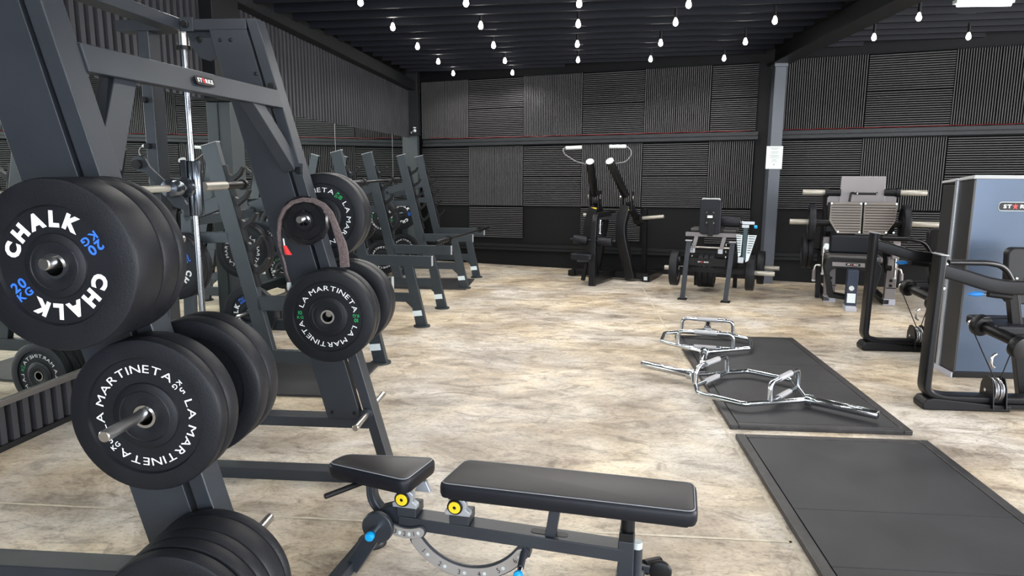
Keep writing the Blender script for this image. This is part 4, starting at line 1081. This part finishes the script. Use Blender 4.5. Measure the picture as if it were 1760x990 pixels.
tw = thing('weight_stack_tower', 'tall blue-grey weight stack tower with white top at the right edge', 'gym machine', (3.6, 5.9, 0))
MB().box(3.05, 4.45, 5.705, 5.725, .05, 1.555).build('front_panel', BLUEP, tw, .003)
MB().box(3.035, 3.055, 5.70, 5.90, .03, 1.548).build('side_panel', TOWERD, tw, .003)
MB().box(3.020, 3.060, 5.905, 5.945, .03, 1.555).build('corner_trim', ALU, tw, .006)
MB().box(3.035, 3.055, 5.95, 6.15, .03, 1.50).build('side_panel', TOWERD, tw, .003)
MB().box(3.06, 4.45, 5.73, 6.15, .03, 1.50).build('housing', TOWERD, tw, .003)
MB().add([(3.02, 5.695, 1.555), (4.46, 5.695, 1.555), (4.46, 6.16, 1.51), (3.02, 6.16, 1.51), (3.03, 5.69, 1.585), (4.46, 5.69, 1.585), (4.46, 6.16, 1.53), (3.03, 6.16, 1.53)],
         [[0, 3, 2, 1], [4, 5, 6, 7], [0, 1, 5, 4], [1, 2, 6, 5], [2, 3, 7, 6], [3, 0, 4, 7]]).build('top_cover', CAPW, tw, .006)
MB().box(3.04, 4.45, 5.70, 6.15, 0, .05).build('plinth', BLACKP, tw, .004)
MB().box(3.015, 3.03, 5.69, 6.13, .0, .045).build('foot_cover', FOOTG, tw, .004)
badge(tw, at(1751, 355, y=5.704), (1, 0, 0), (0, 0, 1), (0, -1, 0), .285, .060, True)

# ================================================================== LEG PRESS
lp = thing('leg_press', 'grey and bronze plate-loaded leg press with two ribbed foot plates near the back wall', 'gym machine', (3.5, 9.1, 0))
A_ = lambda px, py, y: at(px, py, y=y)
MB().prism([(3.228, 1.15), (3.74, 1.15), (3.728, 1.537), (3.240, 1.535)], (0, 8.98, 0), (1, 0, 0), (0, 0, 1), (0, .03, 0)).build('head_panel', LPGREY, lp, .006)
MB().box(3.10, 3.24, 8.99, 9.03, 1.18, 1.36).build('carriage_plate', LPGREY, lp, .004); MB().box(3.72, 3.86, 8.99, 9.03, 1.18, 1.36).build('carriage_plate', LPGREY, lp, .004)
def foot_plate(pts, nx0, nx1):
    P3 = [A_(px, py, 8.80 + (403 - py) / 55 * .10) for px, py in pts]
    o = Vector(P3[0]); m = MB(); n = len(P3); d = Vector((0, .03, 0))
    vs = P3 + [p + d for p in P3]
    m.add(vs, [list(range(n))[::-1], list(range(n, 2 * n))] + [[i, (i + 1) % n, n + (i + 1) % n, n + i] for i in range(n)])
    ob = m.build('foot_plate', LPPLATE, lp, .006)
    g = MB()
    for k in range(11):
        py = 352.5 + k * 4.55
        xa, xb = nx0(py) , nx1(py)
        yy = 8.80 + (403 - py) / 55 * .10 - .0025
        a, b = A_(xa, py, yy), A_(xb, py, yy)
        g.bar(a, b, .004, .007, (0, 1, 0))
    g.build('grip_ribs', STEELB, ob, smooth=False)
    for px, py in ((pts[0][0] + 2, 350), (pts[1][0] - 2, 350), (pts[2][0] - 2, 399), (pts[3][0] + 2, 399)):
        MB().cyl(A_(px, py, 8.80 + (403 - py) / 55 * .10 - .006), A_(px, py, 8.80 + (403 - py) / 55 * .10 + .004), .010, 10).build('bolt', CHROME, ob)
foot_plate([(1430, 348), (1482, 348), (1482, 402), (1443, 402), (1429, 380)], lambda p: 1432 + max(0, (p - 378) * .55), lambda p: 1480)
foot_plate([(1485, 348), (1539, 348), (1537, 380), (1521, 403), (1485, 402)], lambda p: 1487, lambda p: 1536 - max(0, (p - 378) * .62))
MB().box(3.11, 3.86, 8.94, 8.97, .86, 1.22).build('plate_backing', STEELB, lp, .004)
MB().tube(rounded([A_(1462, 347, 8.86), A_(1465, 331, 8.86), A_(1472, 333, 8.84), A_(1508, 333, 8.84)], .05), .014, 12).build('grab_handle', BLACKP, lp)
for px in (1475, 1507): MB().cyl(A_(px - 1.2, 333, 8.84), A_(px + 1.2, 333, 8.84), .022, 16).build('handle_ring', CHROME, lp)
for (x0, x1, c0, c1, z, y) in ((2.815, 3.115, 3.09, 3.245, 1.335, 9.0), (4.18, 3.85, 3.87, 3.72, 1.345, 9.0), (2.68, 3.02, 2.98, 3.14, .975, 8.9), (4.34, 3.95, 3.98, 3.82, .982, 8.9)):
    s_ = 1 if x1 > x0 else -1
    hn = MB().rcyl((x0, y, z), (x1, y, z), .034, 24, .005).build('plate_horn', HORN, lp)
    MB().cyl((c0, y, z), (c1, y, z), .045, 24).cyl((c0 - s_ * .02, y, z), (c0 + s_ * .02, y, z), .056, 24).build('horn_collar', STEELB, hn)
# slanted guide rails
for x in (3.16, 3.82):
    MB().bar((x, 8.86, .42), (x, 9.75, 1.28), .07, .09, (1, 0, 0)).build('slide_rail', STEELB, lp, .004)
    MB().bar((x, 9.70, 1.30), (x, 9.82, .03), .06, .08, (1, 0, 0)).build('rear_leg', STEELB, lp, .004)
    MB().box(x - .04, x + .04, 8.85, 9.85, .01, .07).build('base_tube', STEELB, lp, .004)
for s_, (a, b, c, d) in enumerate((((1421, 438), (1440, 438), (1437, 514), (1419, 514)), ((1524, 441), (1541, 441), (1533, 518), (1516, 518)))):
    P4 = [A_(px, py, 8.86) for px, py in (a, b, c, d)]
    lg = MB().add(P4 + [p + Vector((0, .09, 0)) for p in P4], [[3, 2, 1, 0], [4, 5, 6, 7], [0, 1, 5, 4], [1, 2, 6, 5], [2, 3, 7, 6], [3, 0, 4, 7]]).build('front_leg', LPGREY, lp, .005)
    x0 = P4[3].x - .008; x1 = P4[2].x + .008
    MB().box(x0, x1, 8.85, 8.97, 0, .075).build('foot_cover', FOOTG, lg, .006)
    for zz in (.30, .24): MB().cyl(((x0 + x1) / 2, 8.852, zz), ((x0 + x1) / 2, 8.862, zz), .018, 14).build('rubber_bumper', BLACKP, lg)
    MB().box(x0 + .02, x1, 8.855, 8.862, .205, .215).build('slot_line', BLACKP, lg)
# seat shroud
A8 = lambda px, py: A_(px, py, 8.50)
outer = [(1433, 462), (1436, 450), (1446, 444), (1505, 446), (1522, 450), (1528, 460), (1524, 478), (1513, 514), (1502, 514), (1512, 478), (1513, 468), (1455, 462), (1445, 466), (1442, 472), (1449, 508), (1478, 513), (1478, 518), (1440, 514), (1438, 490)]
P_ = [A8(*p) for p in outer]
n = len(P_)
MB().add(P_ + [p + Vector((0, .22, 0)) for p in P_], [list(range(n))[::-1], list(range(n, 2 * n))] + [[i, (i + 1) % n, n + (i + 1) % n, n + i] for i in range(n)]).build('seat_shroud', BLACKP, lp, .006)
lb = MB().add([A_(1447, 452, 8.494), A_(1500, 453, 8.494), A_(1500, 460, 8.494), A_(1447, 459, 8.494)] + [A_(1447, 452, 8.499), A_(1500, 453, 8.499), A_(1500, 460, 8.499), A_(1447, 459, 8.499)], [[3, 2, 1, 0], [4, 5, 6, 7], [0, 1, 5, 4], [1, 2, 6, 5], [2, 3, 7, 6], [3, 0, 4, 7]]).build('name_strip', LPGREY, lp)
badge(lp, A_(1481, 456, 8.493), (1, 0, -.02), (0, 0, 1), (0, -1, 0), .155, .030)
MB().box(3.10, 3.70, 8.52, 8.86, .54, .62).build('seat_cushion', VINYL, lp, .03, seg=3)
MB().box(3.14, 3.66, 8.74, 8.86, .62, .84).build('back_cushion', VINYLS, lp, .03, seg=3)
MB().box(3.315, 3.43, 8.36, 8.49, .02, .47).build('centre_column', mat('blue_black', (.02, .03, .055), .35), lp, .005)
MB().box(3.305, 3.425, 8.28, 8.50, 0, .055).build('centre_foot', FOOTG, lp, .006)
MB().box(3.325, 3.415, 8.352, 8.358, .09, .20).build('label_plate', SIGNW, lp, .001)
MB().cyl((3.365, 8.345, .262), (3.365, 8.36, .262), .028, 20).build('indicator', PAPER, lp)
for pts in (([(1421, 428), (1419, 472)]), ([(1538, 443), (1536, 476)])):
    a, b = A_(*pts[0], 8.80), A_(*pts[1], 8.80)
    h_ = MB().cyl(a, b, .014, 12).build('lock_lever', SATIN, lp); MB().lathe([(.0001, -.02), (.017, -.01), (.020, 0), (.017, .01), (.0001, .02)], b, (0, 0, 1), 14).build('lever_knob', PAPER, h_)
for pts in (([(1417, 458), (1408, 457), (1406, 466), (1405, 484)]), ([(1538, 461), (1546, 460), (1548, 468), (1547, 489)])):
    q = [A_(p[0], p[1], 8.78) for p in pts]
    h_ = MB().tube(rounded(q, .03), .012, 12).build('safety_handle', SATIN, lp); MB().tube([q[2], q[3]], .021, 14).build('handle_grip', LPGREY, h_)
    MB().lathe([(.0001, -.02), (.020, -.01), (.024, 0), (.020, .01), (.0001, .02)], q[3], (0, 0, 1), 14).build('lever_knob', PAPER, h_)
for px in (1424, 1538):
    MB().box(A_(px - 5, 420, 8.83).x, A_(px + 7, 420, 8.83).x, 8.83, 8.95, .56, .80).build('lock_block', LPGREY, lp, .008)
    MB().cyl(A_(px + 1, 425, 8.82), A_(px + 1, 425, 8.84), .04, 18).build('lock_cam', SATIN, lp)
G3 = 'bumper plates on the leg press'
plate('plain', .07, 2.965, 8.90, .975, 'black plate on the lower left horn of the leg press, seen edge-on', G3, 0, PI / 2)
plate('plain', .07, 3.99, 8.90, .982, 'black plate on the lower right horn of the leg press, seen edge-on', G3, 0, PI / 2)
PS = thing('plate_tree_horn', 'black storage horn low on the left of the leg press', 'plate rack', (3.0, 9.15, 0))
MB().cyl((2.86, 9.15, .60), (3.12, 9.15, .60), .026, 16).build('horn', STEELB, PS); MB().box(3.06, 3.11, 9.11, 9.19, 0, .60).build('post', STEELB, PS, .003)
for k in range(2): plate('plain', .06, 2.925 + .062 * k, 9.15, .60, 'black plate stored low left of the leg press, %s one' % ('outer', 'inner')[k], G3, 0, PI / 2)
for p in [o for o in bpy.data.objects if o.get('group') == G3]: p.location.y = 8.90 if p.location.z > .9 else 9.15

LPA = math.radians(-13)
def lprot(v):
    c = Vector((3.48, 8.88, 0)); d = Vector(v) - c
    return c + Vector((d.x * math.cos(LPA) - d.y * math.sin(LPA), d.x * math.sin(LPA) + d.y * math.cos(LPA), d.z))
for p in [lp, PS] + [o for o in bpy.data.objects if o.get('group') == G3]:
    z_ = p.location.z; p.location = lprot(p.location); p.location.z = z_
    p.rotation_euler[2] += LPA
# ================================================================== HIP THRUST MACHINE
hp = thing('hip_thrust_machine', 'plate-loaded hip machine with upright pad seen from behind, left of the free column', 'gym machine', (1.9, 9.3, 0))
U = EB; Vv = -NB; O = Vector((1.415, 8.92, 0))
def H(u, v, z): return O + U * u + Vv * v + UZ * z
def hbox(m, u0, u1, v0, v1, z0, z1):
    a = [H(u0, v0, z0), H(u1, v0, z0), H(u1, v1, z0), H(u0, v1, z0), H(u0, v0, z1), H(u1, v0, z1), H(u1, v1, z1), H(u0, v1, z1)]
    return m.add(a, [[0, 3, 2, 1], [4, 5, 6, 7], [0, 1, 5, 4], [1, 2, 6, 5], [2, 3, 7, 6], [3, 0, 4, 7]])
for u in (0, .52):
    lg = MB().bar(H(u, 0, .01), H(u + .045, 0.02, .735), .055, .06, U).build('front_leg', STEEL, hp, .004)
    hbox(MB(), u - .055, u + .055, -.06, .06, 0, .012).build('foot_plate', STEELB, lg, .002)
    hbox(MB(), u + .005, u + .085, -.02, .06, .735, .745).build('end_cap', CAPW, lg, .002)
    for z in (.70, .62, .55): MB().cyl(H(u + (.085 if u == 0 else -.02), .02, z), H(u + (.10 if u == 0 else -.035), .02, z), .014, 12).build('bolt', CHROME, lg)
hbox(MB(), .06, .50, 0, .055, .435, .525).build('cross_bar', STEELB, hp, .004)
badge(hp, H(.235, -.002, .482), U, UZ, NB, .17, .034)
hbox(MB(), -.01, .64, .10, .16, .785, .835).build('pale_beam', LPGREY, hp, .004)
for u in (.105, .44):
    MB().bar(H(u + .02, .12, .79), H(u - .012, .08, .625), .045, .035, U).build('drop_link', LPGREY, hp, .003)
    hbox(MB(), u - .045, u + .012, .05, .11, .585, .64).build('link_shoe', ALU, hp, .003)
MB().cyl(H(.02, .09, .655), H(.54, .09, .655), .011, 12).build('pivot_rod', SATIN, hp)
bp_ = MB().prism(rrect(.255, .43, .045), H(.285, .02, 1.035), U, UZ, Vv * .07).build('back_pad', VINYLS, hp, .014, seg=3)
MB().prism(rrect(.215, .035, .012), H(.285, .03, 1.245), U, UZ, Vv * .05).build('pad_edge', CAPW, bp_, .006)
MB().prism(rrect(.125, .20, .008), H(.285, .012, 1.02), U, UZ, Vv * .008).build('pad_plate', STEELB, bp_, .002)
for u, z in ((.245, 1.09), (.325, 1.09), (.25, .965), (.33, .965)): MB().cyl(H(u, .002, z), H(u, .012, z), .012, 12).build('bolt', CHROME, bp_)
hbox(MB(), .255, .315, .0, .008, 1.025, 1.055).build('sticker', SIGNW, bp_)
MB().bar(H(.30, .01, .80), H(.30, .015, 1.01), .06, .05, U).build('pad_post', STEELB, hp, .003)
for u0, u1 in ((.045, .19), (.43, .60)): hbox(MB(), u0, u1, .12, .42, .845, .885).build('seat_pad', VINYL, hp, .014, seg=3)
ro = MB().rcyl(H(.40, .16, .975), H(.63, .16, .975), .068, 28, .012).build('roller_pad', VINYLS, hp)
MB().cyl(H(.63, .16, .975), H(.70, .16, .975), .016, 14).build('roller_axle', CHROME, ro)
MB().bar(H(.70, .10, .96), H(.705, .06, .52), .045, .055, U).build('adjust_post', mat('teal_black', (.02, .05, .06), .35), hp, .003)
ab = hbox(MB(), .66, .80, .07, .10, .955, .99).build('adjust_bracket', ALU, hp, .004); hbox(MB(), .66, .74, .05, .09, .915, .95).build('bracket_jaw', ALU, ab, .004)
MB().rcyl(H(.80, .06, .93), H(.835, .06, .93), .020, 16, .005).build('blue_knob', CYAN, ab)
MB().prism([(.60, .83), (.672, .83), (.665, .58), (.635, .56)], H(0, .04, 0), U, UZ, Vv * .012).build('scale_fan', SIGNW, hp, .001)
MB().prism([(.735, .83), (.835, .83), (.755, .52), (.722, .50)], H(0, .04, 0), U, UZ, Vv * .012).build('scale_fan', SIGNW, hp, .001)
m_ = MB()
for k in range(8):
    z = .81 - .028 * k
    hbox(m_, .606, .660, .036, .040, z, z + .008)
    hbox(m_, .745 - .0012 * k, .822 - .0070 * k, .036, .040, z, z + .008)
m_.build('scale_marks', STEELB, hp, smooth=False)
hbox(MB(), .635, .70, .02, .06, .49, .56).build('fan_foot', ALU, hp, .003)
for u in (0.02, .54):
    hbox(MB(), u - .03, u + .03, .05, 1.15, .36, .43).build('side_beam', STEELB, hp, .004)
    MB().bar(H(u, 1.10, .40), H(u, 1.16, .01), .055, .06, U).build('rear_leg', STEELB, hp, .003)
hbox(MB(), .02, .54, 1.08, 1.14, .30, .38).build('rear_cross_bar', STEELB, hp, .004)
hbox(MB(), -.10, .82, .30, .36, .31, .37).build('load_axle', STEELB, hp, .004)
for (ua, ub, v, z) in ((-.29, -.05, .33, .345), (.78, 1.06, .33, .335), (.80, 1.10, 1.15, .30)):
    MB().rcyl(H(ua, v, z), H(ub, v, z), .030, 20, .005).build('plate_horn', HORN, hp)
hbox(MB(), .50, .86, 1.10, 1.18, .27, .33).build('rear_axle', STEELB, hp, .004)
G4 = 'bumper plates on the hip machine'
rzh = PI / 2 - .295
def hplate(kind, t, u, v, z, label, roll=0):
    c = H(u, v, z); p = plate(kind, t, c.x, c.y, c.z, label, G4, roll, rzh); p.location = c; return p
pz = hplate('five', .10, -.155, .33, .345, 'thick black plate on the left horn of the hip machine, seen nearly edge-on')
for k, nm in enumerate(('outer', 'inner')):
    pass
p2 = hplate('five', .10, .775, .33, .335, 'thick black plate on the near right horn of the hip machine')
p2.rotation_euler[2] = rzh + PI
p3 = hplate('five', .09, .865, 1.15, .30, 'black plate on the rear right horn of the hip machine, beside the column'); p3.rotation_euler[2] = rzh + PI
for k in range(3): hplate('plain', .07, .12 + .072 * k, .80, .27, 'black plate under the hip machine frame, %s of three' % ('left one', 'middle one', 'right one')[k])
hbox(MB(), -.02, .40, .78, .82, .25, .29).build('storage_bar', STEELB, hp, .003)

# ================================================================== LAT PULL-DOWN (plate loaded)
lt = thing('lat_pulldown_machine', 'black plate-loaded lat pulldown with two raised arms and white grips', 'gym machine', (.6, 10.4, 0))
B10 = lambda px, py, y=10.3: at(px, py, y=y)
def lbar(a, b, w, h, side, name, m=STEELB): return MB().bar(a, b, w, h, side).build(name, m, lt, .004)
HT = mat('grey_tube', (.16, .16, .16), .35, .5)
DR = (.92, -.39, 0); DB = (.39, .92, 0)
fr = lbar((1.09, 10.22, .055), (1.37, 10.98, .055), .12, .09, DR, 'side_foot')
MB().bar((1.085, 10.195, .055), (1.088, 10.205, .055), .05, .05, DR).build('foot_sticker', SIGNW, fr)
lbar((.02, 10.66, .05), (.33, 11.38, .05), .10, .08, DR, 'side_foot')
lbar((.10, 10.72, .07), (1.14, 10.30, .07), .09, .09, DB, 'cross_tube')
lbar((.20, 11.15, .07), (1.28, 10.72, .07), .09, .07, DB, 'rear_cross_tube')
lbar((.64, 10.50, .085), (.315, 9.80, .085), .09, .10, DR, 'seat_beam')
lbar((.315, 9.80, 0), (.325, 9.86, .40), .085, .09, DR, 'seat_post')
lbar((.19, 9.97, .05), (.24, 9.98, .36), .05, .05, DR, 'seat_strut')
MB().prism(rrect(.33, .30, .05), (.20, 9.97, .355), DR, DB, (0, 0, .085)).build('seat_pad', VINYLS, lt, .02, seg=3)
MB().box(.10, .36, 9.88, 10.05, .32, .355).build('seat_plate', STEELB, lt, .003)
# curved front column
cp = rounded([(.325, 9.90, .40), (.335, 9.93, .90), (.36, 9.99, .965), (.55, 10.42, .97), (.62, 10.50, .96)], .10, k=6)
MB().sweep(cp, rrect(.075, .075, .012), (0, 0, 1)).build('front_column', STEELB, lt)
lbar((.27, 10.62, .925), (.80, 10.32, .925), .075, .10, DB, 'top_cross_bar', BEAMM)
MB().rcyl((.05, 9.99, .635), (.245, 9.93, .615), .065, 26, .015).build('knee_roller', VINYLS, lt)
MB().rcyl((.385, 9.89, .62), (.575, 9.83, .615), .060, 26, .015).build('knee_roller', VINYLS, lt)
MB().cyl((.0, 10.0, .63), (.62, 9.82, .62), .016, 12).build('roller_axle', BLACKP, lt)
MB().cyl((.41, 9.90, .72), (.41, 9.90, .90), .010, 10).cyl((.41, 9.90, .715), (.41, 9.90, .725), .025, 14).cyl((.41, 9.90, .90), (.41, 9.90, .91), .025, 14).build('adjust_rod', CHROME, lt)
# front uprights: bent flat tubes
def upright(p0, p1, p2, nm):
    MB().sweep(rounded([p0, p1, p2], .22, k=6), rrect(.145, .12, .018), DB).build(nm, STEELB, lt)
upright((.885, 10.30, .04), (.705, 10.30, .74), (.785, 10.32, 1.09), 'front_upright')
upright((.36, 10.58, .04), (.255, 10.60, .74), (.35, 10.60, 1.05), 'front_upright')
lbar((1.12, 10.75, .05), (1.10, 10.72, 1.02), .06, .09, DR, 'rear_upright')
lbar((.44, 11.02, .05), (.56, 10.98, .95), .06, .09, DR, 'rear_upright')
for (px, top, s_) in (((.805, 10.32), B10(1048, 277, 9.80), 1), ((.352, 10.60), B10(1014, 278, 10.08), -1)):
    piv = Vector((px[0], px[1], 1.17))
    up_ = piv + (top - piv) * .12
    am = MB().rcyl(up_, top, .057, 26, .006).build('swing_arm', STEELB, lt)
    MB().cyl(top + (top - up_).normalized() * .0, top + (top - up_).normalized() * .006 + Vector((0, -.0, 0)), .057, 26).build('arm_end_cap', CAPW, am)
    for dx in (-.085, .085):
        MB().lathe([(.0001, -.012), (.030, -.010), (.042, -.004), (.042, .008), (.0001, .010)], piv + Vector((dx * 1.0, -dx * .42, .03)), DR, 24).build('pivot_disc', SATIN, am)
        MB().bar(piv + Vector((dx * .8, -dx * .34, .12)), piv + Vector((dx * .72, -dx * .3, -.16)), .018, .10, DR).build('pivot_cheek', STEELB, am, .004)
    MB().prism([(-.05, 0), (.05, 0), (.04, .018), (-.04, .018)], piv + Vector((-.02, -.06, -.145)), DR, UZ, (0, .002, 0)).build('warning_label', YELLOW, am, smooth=False)
    lo = piv + Vector((.02 if s_ < 0 else .0, .0, -.02))
    end = Vector((1.02, 10.62, .80)) if s_ > 0 else Vector((.50, 10.95, .82))
    MB().bar(piv + Vector((.02, .05, -.05)), end, .07, .09, DB).build('load_lever', STEELB, am, .006)
MB().tube(rounded([B10(1056, 281, 9.84), B10(1077, 278, 9.85), B10(1086, 264, 9.85), B10(1083, 256, 9.85), B10(1076, 251, 9.85)], .06), .010, 12).build('handle_tube', HT, lt)
MB().tube(rounded([B10(1008, 282, 10.12), B10(990, 278, 10.12), B10(970, 265, 10.12), B10(967, 257, 10.12), B10(972, 254, 10.12)], .06), .010, 12).build('handle_tube', HT, lt)
MB().rcyl(B10(1047, 252, 9.85), B10(1076, 251.5, 9.85), .024, 18, .005).build('white_grip', PAPER, lt)
MB().rcyl(B10(1000, 253, 10.12), B10(972, 254.5, 10.12), .024, 18, .005).build('white_grip', PAPER, lt)
MB().rcyl(B10(1104, 375, 10.5), B10(1141, 372, 10.4), .026, 18, .005).build('plate_horn', HORN, lt)
MB().cyl(B10(1093, 378, 10.6), B10(1105, 375, 10.5), .07, 22).build('horn_flange', STEELB, lt)
MB().rcyl(B10(1003, 369, 10.75), B10(1018, 371, 10.7), .026, 18, .005).build('plate_horn', HORN, lt)
